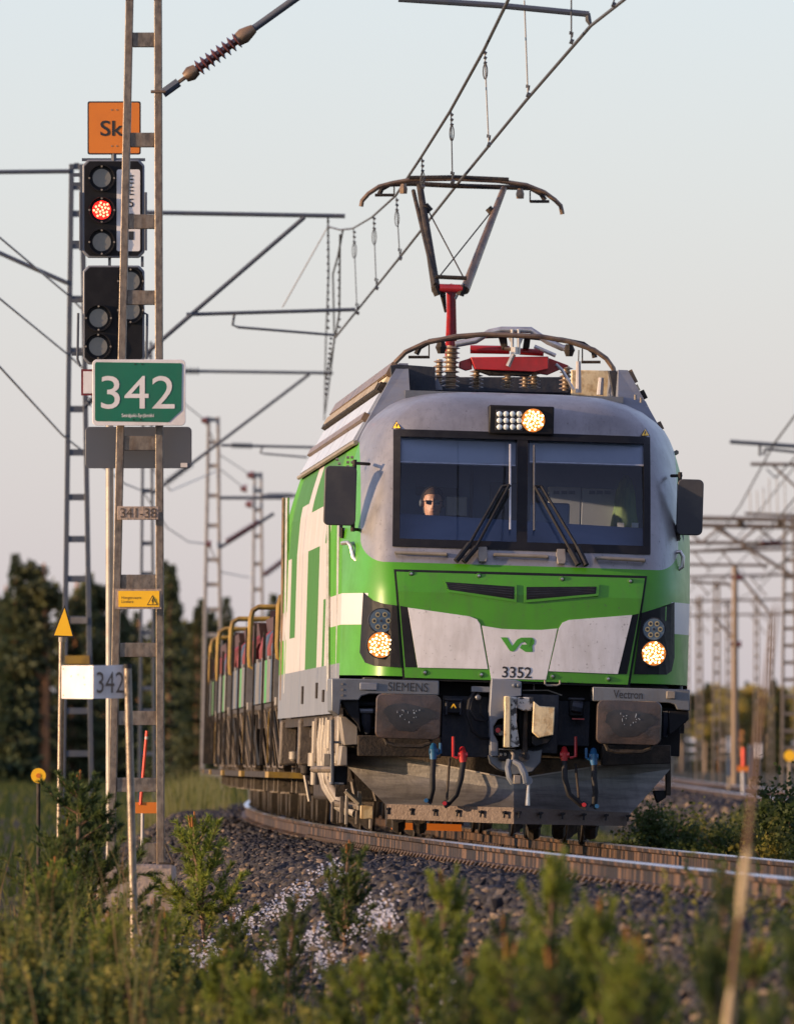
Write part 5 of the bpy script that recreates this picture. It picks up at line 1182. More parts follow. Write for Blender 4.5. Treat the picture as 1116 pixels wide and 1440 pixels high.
# hanging wires at the second mast's cantilever
for pts in ([(461, 305, 186), (462, 380, 200), (458, 480, 230), (456, 590, 261)], [(482, 323, 186), (475, 360, 195), (468, 385, 200), (470, 480, 215), (459, 530, 250)], [(478, 330, 182), (477, 440, 190), (472, 470, 195)], [(470, 476, 186), (465, 520, 215), (457, 580, 261)]): wtube('catenary_wire', pts, .014, 'wire', cat)
tw = MB()
for (x0, y0, x1, y1, n_) in ((461, 310, 461, 470, 16), (476, 360, 477, 470, 10), (465, 475, 457, 560, 12)):
    for k in range(n_):
        t = k / n_; x = x0 + (x1 - x0) * t; y = y0 + (y1 - y0) * t; tw.tube([px(x - 1.5, y, 190), px(x + 1.8, y + 2, 190)], .018, 5)
tw.build('wire_clips', M['wire'], cat)['kind'] = 'stuff'
for k, (lab, pts) in enumerate((('uppermost thin feeder wire sagging past the left edge', [(-60, 290, 150), (0, 334, 165), (95, 414, 186), (150, 470, 210), (262, 570, 290), (287, 590, 322), (310, 640, 330), (352, 668, 385)]),
                                ('middle thin feeder wire sagging past the left edge', [(-60, 368, 150), (0, 420, 165), (95, 498, 186), (130, 530, 200), (175, 610, 250), (240, 690, 300), (310, 660, 330), (345, 688, 385)]),
                                ('lowest thin feeder wire sagging past the left edge', [(-60, 455, 150), (0, 516, 165), (88, 612, 186), (175, 680, 230), (200, 690, 261), (235, 742, 290), (265, 762, 310), (293, 765, 322), (312, 805, 340), (350, 812, 385)]))):
    c = MB(); c.tube([px(*p) for p in pts], .014, 6); o = c.build('feeder_wire', M['thinwire']); tag(o, lab, 'wire', 'feeder wires left of the track')

# ================================================================== signal and signs
def zrect(name, x0, y0, x1, y1, d, mat, thick=.02, r=.0, parent=None, off=0.0, bevel=0.0):
    a = px(x0, y1, d); b = px(x1, y0, d); base = parent_loc(parent); pts = rrect(a.x, b.x, a.z, b.z, r) if r else [(a.x, a.z), (b.x, a.z), (b.x, b.z), (a.x, b.z)]
    c = MB(); c.hexa([Vector((x, d - off, z)) - base for x, z in pts], [Vector((x, d - off + thick, z)) - base for x, z in pts]); return c.build(name, M[mat], parent, bevel=bevel)
def parent_loc(p):
    v = Vector((0, 0, 0))
    while p is not None: v = v + Vector(p.location); p = p.parent
    return v
def ztext(name, s, x0, y0, x1, y1, d, mat, parent, bold=.0):
    a = px(x0, y1, d); b = px(x1, y0, d); base = parent_loc(parent)
    return text_obj(name, s, M[mat], lambda X, Z: Vector((X, d, Z)) - base, (a.x, a.z, b.x, b.z), parent, bold)
def zdisc(name, x, y, rp_, d, mat, parent, depth=.02, n=24):
    c = MB(); r = rp_ * d / F; c.lathe([(r, depth), (r, 0)], px(x, y, d) - parent_loc(parent), (0, 1, 0), n); return c.build(name, M[mat], parent)
def zpoly(name, pts, d, mat, parent, thick=.01):
    base = parent_loc(parent); a = [px(x, y, d) - base for x, y in pts]; c = MB(); c.hexa(a, [p + Vector((0, thick, 0)) for p in a]); return c.build(name, M[mat], parent)
D = 130.0
g0 = px(155, 1100, D)
sg = thing('railway_signal', 'colour light signal with one red lamp lit above an unlit lower head', 'signal', (g0.x, D, ground_z(g0.x, D)))
c = MB(); c.tube([px(154, 520, D + .12) - sg.location, Vector((0, .12, 0)) + Vector((px(154, 1000, D).x - g0.x, 0, 0))], .037, 12); c.build('post', M['palemast'], sg)
for (x0, y0, x1, y1) in ((116, 224, 203, 362), (116.5, 373, 203, 512)):
    a, b = px(x0, y1, D), px(x1, y0, D); pts = []
    cxp = (b.x - a.x); ch = .05
    pts = [(a.x + ch, a.z), (b.x - ch, a.z), (b.x, a.z + ch), (b.x, b.z - ch), (b.x - ch, b.z), (a.x + ch, b.z), (a.x, b.z - ch), (a.x, a.z + ch)]
    c = MB(); c.hexa([Vector((x, D, z)) - sg.location for x, z in pts], [Vector((x, D + .12, z)) - sg.location for x, z in pts]); hd = c.build('signal_head', M['skirt'], sg, bevel=.01)
    cx, cz = (a.x + b.x) / 2, (a.z + b.z) / 2; c = MB(); c.hexa([Vector((cx + (x - cx) * .94, D - .004, cz + (z - cz) * .965)) - sg.location for x, z in pts], [Vector((cx + (x - cx) * .94, D + .01, cz + (z - cz) * .965)) - sg.location for x, z in pts]); c.build('signal_face', M['black'], hd)
    lamps = ((143, 250, 0), (143, 295, 1), (143, 340, 0)) if y0 < 300 else ((138.5, 447, 0), (138, 487, 0), (183.5, 395, 0), (183.5, 436, 0))
    for x, y, on in lamps:
        c = MB(); pc = px(x, y, D) - sg.location; r1 = 19 * D / F; c.lathe([(r1, .0), (r1, -.05), (r1 * .93, -.05), (r1 * .9, -.01), (.01, -.01)], pc, (0, 1, 0), 28); ho = c.build('lamp_hood', M['black'], hd)
        zdisc('lamp_lens', x, y, 13, D - .014, 'red_core' if on else 'lens', ho, .006)
        if on:
            c = MB(); 
            for k in range(19):
                rr = 11.5 * math.sqrt((k + .3) / 19); t = k * 2.4; c.lathe([(1.7 * D / F, .004), (1.7 * D / F, 0)], px(x + rr * math.cos(t), y + rr * math.sin(t), D - .018) - sg.location, (0, 1, 0), 8)
            c.build('led_cluster', M['red_on'], ho)
        for ox, oy in ((17.5, 0), (-17.5, 0), (0, 16.5), (0, -16.5)): zdisc('hood_screw', x + ox, y + oy, 1.4, D - .052, 'pale', ho, .02, 8)
zrect('name_plate', 164, 238, 197, 353, D, 'signwhite', .006, .02, sg, .008)
for s_, y0 in (('E', 246), ('E', 262), ('5', 279), ('1', 300), ('I', 325)): ztext('plate_letter', s_, 180, y0, 188, y0 + 12, D - .011, 'ink', sg, .01)
zrect('bracket', 115, 222, 204, 226, D + .03, 'bluemast', .06, 0, sg); 
for y in (243, 256, 338, 420, 495): zrect('side_bracket', 101, y, 116, y + 5, D + .06, 'bluemast', .04, 0, sg)
for x in (113, 205): c = MB(); c.tube([px(x, 270, D) - sg.location, px(x, 352, D) - sg.location], .012, 6); c.build('cable', M['bluemast'], sg)
c = MB(); c.tube([px(110, 440, D) - sg.location, px(109, 505, D) - sg.location, px(113, 515, D) - sg.location], .012, 6); c.tube([px(202, 440, D) - sg.location, px(207, 442, D) - sg.location, px(206, 505, D) - sg.location], .012, 6); c.build('cable', M['bluemast'], sg)
for x in (154, 118, 200): zrect('head_link', x - 2, 360, x + 2, 375, D + .05, 'bluemast', .04, 0, sg)
sk = thing('orange_sign', 'square orange plate lettered Sk on top of the signal', 'sign', px(160, 216, D))
zrect('plate', 123, 142, 198, 217, D, 'ink', .015, .02, sk); zrect('plate_face', 125, 144, 196, 215, D, 'orange', .006, .015, sk, .006); ztext('lettering', 'Ski', 141, 169, 178, 191, D - .009, 'ink', sk, .01)
for x, y in ((157, 154), (164, 154), (157, 205), (164, 205)): zdisc('screw', x, y, 1, D - .01, 'pale', sk, .005, 8)
c = MB(); c.tube([px(160, 216, D + .02) - sk.location, px(160, 226, D + .02) - sk.location], .025, 8); c.build('bracket', M['bluemast'], sk)
o = thing('small_sign', 'small white plate with red border half hidden behind the green sign', 'sign', px(128, 555, D)); zrect('plate', 114, 519, 150, 556, D - .02, 'wred', .01, 0, o); zrect('plate_face', 117, 522, 147, 553, D - .02, 'signwhite', .006, 0, o, .005)
# green kilometre sign on the near mast
d = 107.9
ks = thing('kilometre_sign', 'green kilometre board with large white 342 and white border', 'sign', px(195, 598, d))
zrect('board', 130, 505.5, 261, 598.5, d, 'signwhite', .02, .035, ks, .03, .003)
zpoly('green_field', [(133.5, 512), (135, 509), (254, 510.5), (256, 513), (255, 577), (237, 593.5), (136, 592), (133.5, 590)], d - .034, 'signgreen', ks, .004)
ztext('numerals', '342', 142, 528.5, 245.5, 575, d - .037, 'signwhite', ks, .0); ztext('station_names', 'Seinäjoki-Syrjämäki', 171, 581.5, 216.5, 588, d - .037, 'signwhite', ks, .01)
for x, y in ((190, 512), (200, 512), (188, 590), (198, 590)): zdisc('screw', x, y, 1.1, d - .038, 'soot', ks, .004, 8)
bk = thing('sign_back', 'blank dark grey board behind the mast, just below the green sign', 'sign', px(195, 658, 108.3)); zrect('board', 120, 600, 269.5, 658.5, 108.35, 'signback', .015, .035, bk, 0, .003); zrect('sticker', 254, 651, 263.5, 657, 108.35, 'signwhite', .003, 0, bk, .004)
npl = thing('number_plate', 'worn metal plate stamped 341-38 on the mast', 'sign', px(197, 730, d)); zrect('plate', 165, 712, 223, 731, d, 'concrete', .03, .0, npl, .0, .004); ztext('numerals', '341-38', 169.5, 714.5, 220, 728, d - .003, 'darkink', npl, .0)
wr = thing('warning_sign', 'yellow high-voltage warning plate with Hengenvaara Livsfara lettering on the mast', 'sign', px(196, 856, d))
zrect('frame', 161.5, 828, 227, 856.5, d, 'concrete', .02, .0, wr, .0); zrect('plate_face', 166.5, 831, 224, 853.5, d, 'yellow', .006, .0, wr, .008)
ztext('lettering', 'Hengenvaara', 171, 838.5, 198.5, 843.5, d - .010, 'ink', wr, .0); ztext('lettering', 'Livsfara', 171, 844, 187.5, 848, d - .010, 'ink', wr, .0)
zpoly('triangle', [(206.5, 851), (222, 851), (214.3, 837)], d - .010, 'ink', wr, .002); zpoly('triangle_face', [(208.3, 850), (220.2, 850), (214.3, 839.3)], d - .013, 'yellow', wr, .002); zpoly('flash', [(214.2, 841.5), (215.6, 841.5), (214.6, 844.6), (216, 844.6), (213.6, 849.5), (214.2, 845.6), (212.8, 845.6)], d - .016, 'ink', wr, .002)
# folded white km post
d = 95.0
p0 = px(188, 1290, d); kp = thing('kilometre_post', 'leaning round post with folded white board reading 342', 'sign', (p0.x, d, ground_z(p0.x, d)))
c = MB(); c.tube([px(179.5, 938, d) - kp.location, px(188, 1285, d) - kp.location, Vector((0.0, 0, -.05))], .026, 14); c.build('post', M['galv'], kp)
c = MB(); c.tube([px(179.3, 934, d) - kp.location, px(179.5, 940, d) - kp.location], .029, 12); c.build('post_cap', M['rubber'], kp)
def foldplate(nm, x0, x1, ya, yb, da, db, mat):
    a, b = px(x0, ya[0], da), px(x1, ya[1], db); c0, d0 = px(x0, ya[0] + 46.5, da), px(x1, ya[1] + yb, db); c = MB(); fr_ = [v - kp.location for v in (a, b, d0, c0)]; c.hexa(fr_, [v + Vector((.0, .006, 0)) for v in fr_]); return c.build(nm, M[mat], kp)
foldplate('blank_plate', 86.5, 131, (936, 936), 47, d + .30, d - .05, 'signwhite'); npp = foldplate('number_plate', 131.3, 180, (936, 935), 47, d - .05, d + .03, 'signwhite')
ztext('numerals', '342', 136, 945, 174.5, 975, d - .062, 'ink', kp, .0)
for x, y in ((89, 941), (100, 951), (110, 949), (118, 953), (119, 963), (89, 978), (128, 940), (128, 979)): zdisc('screw', x, y, .9, d + (.3 - (x - 86.5) / 44.5 * .35) - .005, 'soot', kp, .003, 6)
# triangle marker post
d = 125.0; p0 = px(85, 1200, d); tm = thing('triangle_marker', 'yellow triangle with black edge on a slim post', 'sign', (px(85, 1100, d).x, d, ground_z(p0.x, d)))
c = MB(); c.tube([px(87, 890, d) - tm.location, Vector((-.02, 0, 0))], .027, 12); c.build('post', M['galv'], tm); zpoly('triangle', [(73.5, 895), (104.5, 896.5), (91, 850.5)], d - .035, 'ink', tm, .006); zpoly('triangle_face', [(76, 893.5), (102, 894.5), (90.8, 855)], d - .04, 'yellow', tm, .004); c = MB(); c.tube([px(87.5, 890, d) - tm.location, px(87.3, 903, d) - tm.location], .034, 12); c.build('collar', M['pale'], tm)
d = 140.0; ym = thing('round_marker', 'round yellow disc low beside the dark pine', 'sign', (px(54, 1090, d).x, d, ground_z(-3, d))); c = MB(); c.tube([Vector((0, .03, 0)), px(54, 1085, d + .03) - ym.location], .02, 8); c.build('post', M['soot'], ym); zdisc('disc', 54, 1091, 10.5, d, 'yellow', ym, .02); zdisc('disc_center', 54, 1091, 3.5, d - .004, 'orange', ym, .004, 12)
d = 128.0; rm = thing('stake_marker', 'leaning red stake above an orange plate behind the mast foot', 'marker', (px(203, 1200, d).x, d, ground_z(-2.3, d)))
c = MB(); c.tube([px(206.5, 1028, d) - rm.location, px(197.5, 1132, d) - rm.location], .014, 8); c.build('stake', M['redtip'], rm); zrect('plate', 190, 1128.5, 222, 1144, d, 'orange', .03, 0, rm)
c = MB(); c.tube([px(200.5, 1144, d) - rm.location, px(200, 1200, d) - rm.location], .016, 8); c.build('post', M['swhite'], rm); c = MB(); c.tube([px(206.2, 1036, d - .02) - rm.location, px(206, 1040, d - .02) - rm.location], .016, 8); c.build('reflector', M['swhite'], rm)

# ================================================================== vegetation
def tri_mesh(name, V, T, mi=None, mats=()):
    V = np.asarray(V, dtype=np.float32).reshape(-1, 3); T = np.asarray(T, dtype=np.int32).reshape(-1, 3)
    me = bpy.data.meshes.new(name); me.vertices.add(len(V)); me.vertices.foreach_set('co', V.ravel())
    me.loops.add(len(T) * 3); me.polygons.add(len(T)); me.loops.foreach_set('vertex_index', T.ravel())
    me.polygons.foreach_set('loop_start', np.arange(0, len(T) * 3, 3, dtype=np.int32)); me.update()
    for m in mats: me.materials.append(m)
    if mi is not None: me.polygons.foreach_set('material_index', np.asarray(mi, dtype=np.int32))
    me.validate(); return me
def unit(v): return v / (np.linalg.norm(v) + 1e-9)
def sapling_meshes(seed, h, spread, dens=42, nl=.05):
    """trunk mesh and needle mesh of a young pine"""
    q = np.random.RandomState(seed); tr = MB(); V = []; T = []; mi = []
    top = np.array([q.uniform(-.06, .06) * h, q.uniform(-.06, .06) * h, h])
    tr.tube([(0, 0, -.06), tuple(top * .5 + q.uniform(-.015, .015, 3)), tuple(top)], [.016 * h + .004, .010 * h + .003, .004], 7)
    def needles(p, d, L, dn, nlen, m=0):
        n = max(6, int(L * 100 / 10 * dn)); d = unit(d)
        a = unit(np.cross(d, [.3, .5, .81])); b = np.cross(d, a)
        for k in range(n):
            t = q.rand(); c = p + d * (L * t); ph = q.uniform(0, 6.283); sp = q.uniform(.45, 1.0)
            dirn = unit(d * q.uniform(.55, 1.1) + (a * math.cos(ph) + b * math.sin(ph)) * sp)
            w = unit(np.cross(dirn, q.uniform(-1, 1, 3))) * .0042; l_ = nlen * q.uniform(.7, 1.15)
            o = len(V); V.extend([c - w, c + w, c + dirn * l_]); T.append((o, o+1, o+2)); mi.append(m)
    nw = max(5, int(h / .11))
    for i in range(nw):
        f = .10 + .88 * (i + q.uniform(-.2, .2)) / nw; f = min(max(f, .06), .97); base = top * f
        L = spread * (1 - f) ** .65 * q.uniform(.8, 1.15) + .08
        for k in range(q.randint(4, 7)):
            ph = q.uniform(0, 6.283); el = q.uniform(.25, .75) + .35 * f
            d = np.array([math.cos(ph) * math.cos(el), math.sin(ph) * math.cos(el), math.sin(el)]); l = L * q.uniform(.65, 1.1)
            mid = base + d * l * .55; d2 = unit(d + np.array([0, 0, .55])); end = mid + d2 * l * .5
            tr.tube([tuple(base), tuple(mid), tuple(end)], [.006, .004, .002], 4)
            needles(base + d * l * .2, d, l * .36, dens * .6, nl); needles(mid, d2, l * .5, dens, nl); needles(end, d2, .02, dens * 3, nl * .8)
            for t in range(q.randint(2, 4)):
                b0 = base + d * l * q.uniform(.3, .6); dd = unit(d2 + q.uniform(-.8, .8, 3)); ll = l * q.uniform(.25, .45); needles(b0, dd, ll, dens, nl * .9)
    needles(top * .9, top, h * .10, dens, nl); needles(top, np.array([0, 0, 1.]), .05, dens * 1.5, nl * .7)
    bud = MB()
    for k in range(q.randint(2, 5)):
        a = q.uniform(0, 6.28); r = q.uniform(.0, .03); z = top[2] + q.uniform(.0, .03)
        bud.tube([(top[0] + r * math.cos(a), top[1] + r * math.sin(a), z - .02), (top[0] + r * 1.5 * math.cos(a), top[1] + r * 1.5 * math.sin(a), z + q.uniform(.03, .07))], [.007, .004], 5)
    return tr, (V, T), bud
SAP = {}
def sapling_proto(key, seed, h, spread, mat, dens=42, nl=.05):
    tr, (V, T), bud = sapling_meshes(seed, h, spread, dens, nl)
    SAP[key] = (tr.mesh('trunk', M['bark']), tri_mesh('needles', V, T, None, (M[mat],)), bud.mesh('shoot_tips', M['bud']))
sapling_proto('big', 1, 1.35, .52, 'needle', 50, .055); sapling_proto('a', 2, .85, .26, 'needle', 46); sapling_proto('b', 3, .75, .30, 'needle2', 46); sapling_proto('c', 4, 1.0, .34, 'needle', 44); sapling_proto('d', 5, .62, .20, 'needle', 46); sapling_proto('e', 6, .8, .34, 'needle2', 52, .055)
def sapling(key, x, d, ytop, label, width=1.0, group='young pines in the foreground'):
    """x: photo column of the trunk, ytop: photo row of its top, standing on the ground at distance d"""
    p = px(x, ytop, d); zb = ground_z(p.x, d); h = {'big': 1.35, 'a': .85, 'b': .75, 'c': 1.0, 'd': .62, 'e': .8}[key]; s = (p.z - zb) / (h * 1.04)
    r = thing('young_pine', label, 'pine', (p.x, d, zb), rnd.uniform(0, 6.28), group); r.scale = (s * width, s * width, s); r.rotation_euler = (rnd.uniform(-.13, .13), rnd.uniform(-.13, .13), rnd.uniform(0, 6.28))
    for nm, me in zip(('trunk', 'needles', 'shoot_tips'), SAP[key]): link(nm, me, r)
    return r
sapling('big', 118, 97, 1085, 'largest dark young pine, in front of the mast foundation', 1.35)
sapling('big', 66, 92, 1150, 'dark young pine at the left behind the dry grass', .8)
sapling('b', 292, 106, 1152, 'bright yellow-green young pine on the ballast right of the mast', 1.15)
sapling('d', 486, 92, 1192, 'thin dark young pine standing alone on the ballast below the plough', .95)
sapling('c', 215, 90, 1265, 'young pine at the foot of the leaning kilometre post', .9)
sapling('a', 335, 84, 1292, 'small pine left of the white flowers', 1.0); sapling('c', 398, 80, 1262, 'dark young pine in the middle of the white flowers', .75)
sapling('e', 625, 72, 1232, 'blurred green pine below the centre of the rails', .62); sapling('a', 560, 76, 1300, 'small blurred pine left of the centre pine', .8)
sapling('e', 770, 60, 1215, 'blurred yellow-green pine below the right rail, tallest of the centre group', .6); sapling('c', 700, 62, 1290, 'blurred dark pine between two yellow-green ones', .55)
sapling('e', 845, 57, 1272, 'blurred pine right of the tallest centre pine', .55); sapling('c', 990, 48, 1222, 'strongly blurred tall pine shoot near the right edge', .42); sapling('a', 1085, 46, 1280, 'strongly blurred pine in the lower right corner', .6)
sapling('c', 920, 50, 1310, 'strongly blurred dark pine left of the tall right shoot', .6); sapling('a', 470, 68, 1350, 'dark pine at the bottom edge under the white flowers', 1.0); sapling('e', 300, 70, 1340, 'green pine at the bottom edge left of centre', .9)
sapling('b', 150, 78, 1290, 'yellow-green pine low in the left corner thicket', .9); sapling('a', 40, 80, 1230, 'upright pine shoot at the far left edge', .8); sapling('c', 640, 56, 1345, 'blurred dark pine at the bottom edge right of centre', .8)
sapling('e', 1040, 52, 1330, 'blurred pine at the bottom edge beside the pale straw stem', .8); sapling('c', 250, 66, 1375, 'dark pine filling the bottom edge below the kilometre post', .9)
sapling('a', 790, 50, 1350, 'blurred dark pine at the bottom edge under the tallest centre pine', 1.1)

def leafy_stuff(name, label, cat, n, pick, hr, leaves, leafsize, mats, seed, stem=True, wide=.35, mi_p=(.7, .2, .1)):
    q = np.random.RandomState(seed); V = []; T = []; mi = []
    for _ in range(n):
        X, Y, sc_ = pick(q); z0 = ground_z(X, Y); h = q.uniform(*hr) * sc_; lean = q.uniform(-.22, .22, 2) * h
        m = q.choice(len(mi_p), p=mi_p)
        if stem:
            o = len(V); w = .0035
            V.extend([(X - w, Y, z0), (X + w, Y, z0), (X + lean[0], Y + lean[1], z0 + h)]); T.append((o, o+1, o+2)); mi.append(min(m, 1) if m != 2 else 2)
        if m == 2: continue
        for k in range(leaves):
            t = q.uniform(.12, 1.0); c = np.array([X + lean[0] * t, Y + lean[1] * t, z0 + h * t]); a = q.uniform(0, 6.283); el = q.uniform(-.2, 1.1)
            d = np.array([math.cos(a) * math.cos(el), math.sin(a) * math.cos(el), math.sin(el)]); l = leafsize * q.uniform(.6, 1.3); s_ = unit(np.cross(d, q.uniform(-1, 1, 3))) * l * wide
            o = len(V); V.extend([c, c + d * l * .5 - s_, c + d * l, c + d * l * .5 + s_]); T.extend([(o, o+1, o+2), (o, o+2, o+3)]); mi.extend([m, m])
    me = tri_mesh(name, V, T, mi, [M[k] for k in mats]); o = link(name, me); tag(o, label, cat, kind='stuff'); return o
def pick_hl(q):
    Y = q.uniform(66, 100); x = q.uniform(-20, 260) if q.rand() < .8 else q.uniform(200, 420); X = (x - XC) * Y / F; return X, Y, 1.15 - .5 * max(0, (x - 120)) / 300
leafy_stuff('undergrowth', 'green and reddish herbs crowding the lower left corner', 'undergrowth', 420, pick_hl, (.15, .6), 40, .034, ('herb', 'bush', 'straw'), 21, mi_p=(.62, .26, .12))
def pick_hb(q):
    Y = q.uniform(52, 74); x = q.uniform(200, 1130); return (x - XC) * Y / F, Y, 1.0
leafy_stuff('undergrowth', 'low green herbs along the bottom edge of the picture', 'undergrowth', 260, pick_hb, (.15, .42), 26, .034, ('herb', 'bush', 'straw'), 22, mi_p=(.6, .3, .1))
def pick_gr(q):
    Y = q.uniform(64, 96); x = q.uniform(-20, 215); return (x - XC) * Y / F, Y, 1.0
def grass_stuff(name, label, n, pick, hr, w, mats, seed):
    q = np.random.RandomState(seed); V = []; T = []; mi = []
    for _ in range(n):
        X, Y, s = pick(q); z0 = ground_z(X, Y) - .02; h = q.uniform(*hr) * s; a = q.uniform(-.35, .35); b = q.uniform(-.2, .2); o = len(V); m = q.randint(len(mats))
        V.extend([(X - w, Y, z0), (X + w, Y, z0), (X + a * h * .35 - w * .7, Y + b * h * .3, z0 + h * .6), (X + a * h * .35 + w * .7, Y + b * h * .3, z0 + h * .6), (X + a * h, Y + b * h, z0 + h)])
        T.extend([(o, o+1, o+3), (o, o+3, o+2), (o+2, o+3, o+4)]); mi.extend([m] * 3)
    o = link(name, tri_mesh(name, V, T, mi, [M[k] for k in mats])); tag(o, label, 'grass', kind='stuff'); return o
grass_stuff('grass', 'dry reddish grass stems at the left edge', 130, pick_gr, (.5, 1.2), .004, ('straw', 'grass', 'herb'), 31)
def pick_gf(q):
    Y = q.uniform(230, 330); return (q.normal(255, 26) - XC) * Y / F, Y, 1.0
grass_stuff('grass', 'pale sunlit grass field behind the left masts', 3500, pick_gf, (.35, .8), .010, ('grass', 'grass', 'herb'), 32)
def pick_gd(q):
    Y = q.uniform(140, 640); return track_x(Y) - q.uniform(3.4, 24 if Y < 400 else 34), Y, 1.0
grass_stuff('grass', 'grass with shade put into its dark colour, along the forest foot at the left', 15000, pick_gd, (.1, .5), .02, ('bush', 'bush', 'herb'), 35)  # forest shade is painted in through the dark bush leaf colour
def pick_gr2(q):
    Y = q.uniform(125, 330); return track_x(Y) + q.uniform(3.0, 8.0 if Y < 230 else 5.5), Y, 1.0
grass_stuff('grass', 'green and pale grass between the two tracks', 9000, pick_gr2, (.1, .35), .012, ('herb', 'bush', 'grass'), 33)
def pick_gn(q):
    Y = q.uniform(74, 140); u = q.uniform(2.7, 9); return track_x(Y) - u, Y, 1.0
grass_stuff('grass', 'thin low grass on the soil left of the ballast', 5000, pick_gn, (.04, .2), .004, ('herb', 'straw', 'bush'), 34)
# white flowers
def flowers():
    q = np.random.RandomState(41); V = []; T = []; mi = []
    cen = [(330, 108), (360, 106), (395, 106), (430, 104), (470, 106), (405, 98), (440, 96), (500, 93), (530, 92), (380, 95), (255, 100), (280, 97), (300, 103), (215, 101), (245, 97), (545, 90), (460, 90), (590, 80), (620, 78)]
    for _ in range(1100):
        cx_, cy_ = cen[q.randint(len(cen))]; x = q.normal(cx_, 11); Y = q.normal(cy_, 1.2)
        X = (x - XC) * Y / F; z0 = ground_z(X, Y); h = q.uniform(.03, .17); o = len(V); w = .0018
        V.extend([(X - w, Y, z0), (X + w, Y, z0), (X, Y, z0 + h)]); T.append((o, o+1, o+2)); mi.append(1)
        for k in range(q.randint(1, 4)):
            c = np.array([X, Y, z0 + h]) + q.uniform(-.02, .02, 3); r = q.uniform(.006, .012); tilt = q.uniform(-.6, .6, 2)
            for j in range(5):
                a = j * 1.2566; b = a + .9; o = len(V)
                f = lambda t: c + np.array([math.cos(t) * r, math.sin(t) * r * .8 - .3 * r, math.sin(t) * r * .7 + tilt[0] * r])
                V.extend([c, f(a), f(b)]); T.append((o, o+1, o+2)); mi.append(0)
    o = link('white_flowers', tri_mesh('white_flowers', V, T, mi, [M['petal'], M['herb']])); tag(o, 'drift of tiny white flowers at the foot of the ballast', 'flowers', kind='stuff')
flowers()
# tall blurred stem near the camera
st = thing('straw_stem', 'tall blurred leaning dry stem in front of the right rail', 'plant', (px(1020, 1500, 44).x, 44, ground_z(1, 44)))
c = MB(); c.tube([Vector((0, 0, 0)), px(1030, 1380, 44) - st.location, px(1047, 1230, 44) - st.location, px(1066, 1040, 44) - st.location, px(1092, 850, 44) - st.location], [.010, .010, .010, .010, .005], 8); c.build('stalk', M['bark'], st)
for a_, b_ in ((1195, 1292), (1390, 1470)):
    c = MB(); c.tube([px(1051.5 - (y_ - 1195) * .115, y_, 43.97) - st.location for y_ in np.linspace(a_, b_, 5)], [.010, .016, .017, .016, .010], 8); c.build('pale_sheath', M['sheath'], st)
# bushes right of the track
def bush_mesh(seed, n, rx, ry, rz, leaf):
    q = np.random.RandomState(seed); V = []; T = []
    cl = [(q.uniform(-.75, .75) * rx, q.uniform(-.75, .75) * ry, q.uniform(.1, .85) * rz) for _ in range(16)]
    for _ in range(n):
        c0 = cl[q.randint(16)]; c = np.array(c0) + q.normal(0, .2, 3) * np.array([rx, ry, rz]) * .9; c[2] = abs(c[2]); d = unit(q.normal(0, 1, 3)); l = leaf * q.uniform(.6, 1.4); s = unit(np.cross(d, q.normal(0, 1, 3))) * l * .4; o = len(V)
        V.extend([c - d * l * .5, c - s, c + d * l * .5, c + s]); T.extend([(o, o+1, o+2), (o, o+2, o+3)])
    return V, T
def bush(label, x, ybase, d, w, h, seed, mat, n=5000, leaf=.045):
    X = (x - XC) * d / F; r = thing('bush', label, 'bush', (X, d, ground_z(X, d)), 0, 'bushes right of the track')
    V, T = bush_mesh(seed, n, w / 2, w / 2, h, leaf); link('leaves', tri_mesh('leaves', V, T, None, (M[mat],)), r)
    c = MB(); q = random.Random(seed)
    for k in range(7): c.tube([(0, 0, -.05), (q.uniform(-.2, .2) * w, q.uniform(-.2, .2) * w, h * .4), (q.uniform(-.42, .42) * w, q.uniform(-.3, .3) * w, h * .85)], [.014, .01, .004], 5)
    c.build('stems', M['bark'], r); return r
bush('low dark bush just right of the plough', 905, 0, 150, .8, .78, 51, 'bush'); bush('rounded green bush between the plough and the far ballast', 945, 0, 158, 1.0, .92, 52, 'bush', 6000); bush('low green bush right of the rounded one', 995, 0, 165, 1.0, .80, 53, 'herb'); bush('small bush left of the right-edge bush', 1035, 0, 160, .9, .74, 56, 'bush')
bush('tall leafy bush at the right edge', 1102, 0, 138, .9, 1.08, 54, 'bush', 9000, .05); bush('leafy bush in front of the tall right-edge bush', 1075, 0, 132, .7, .85, 55, 'herb')

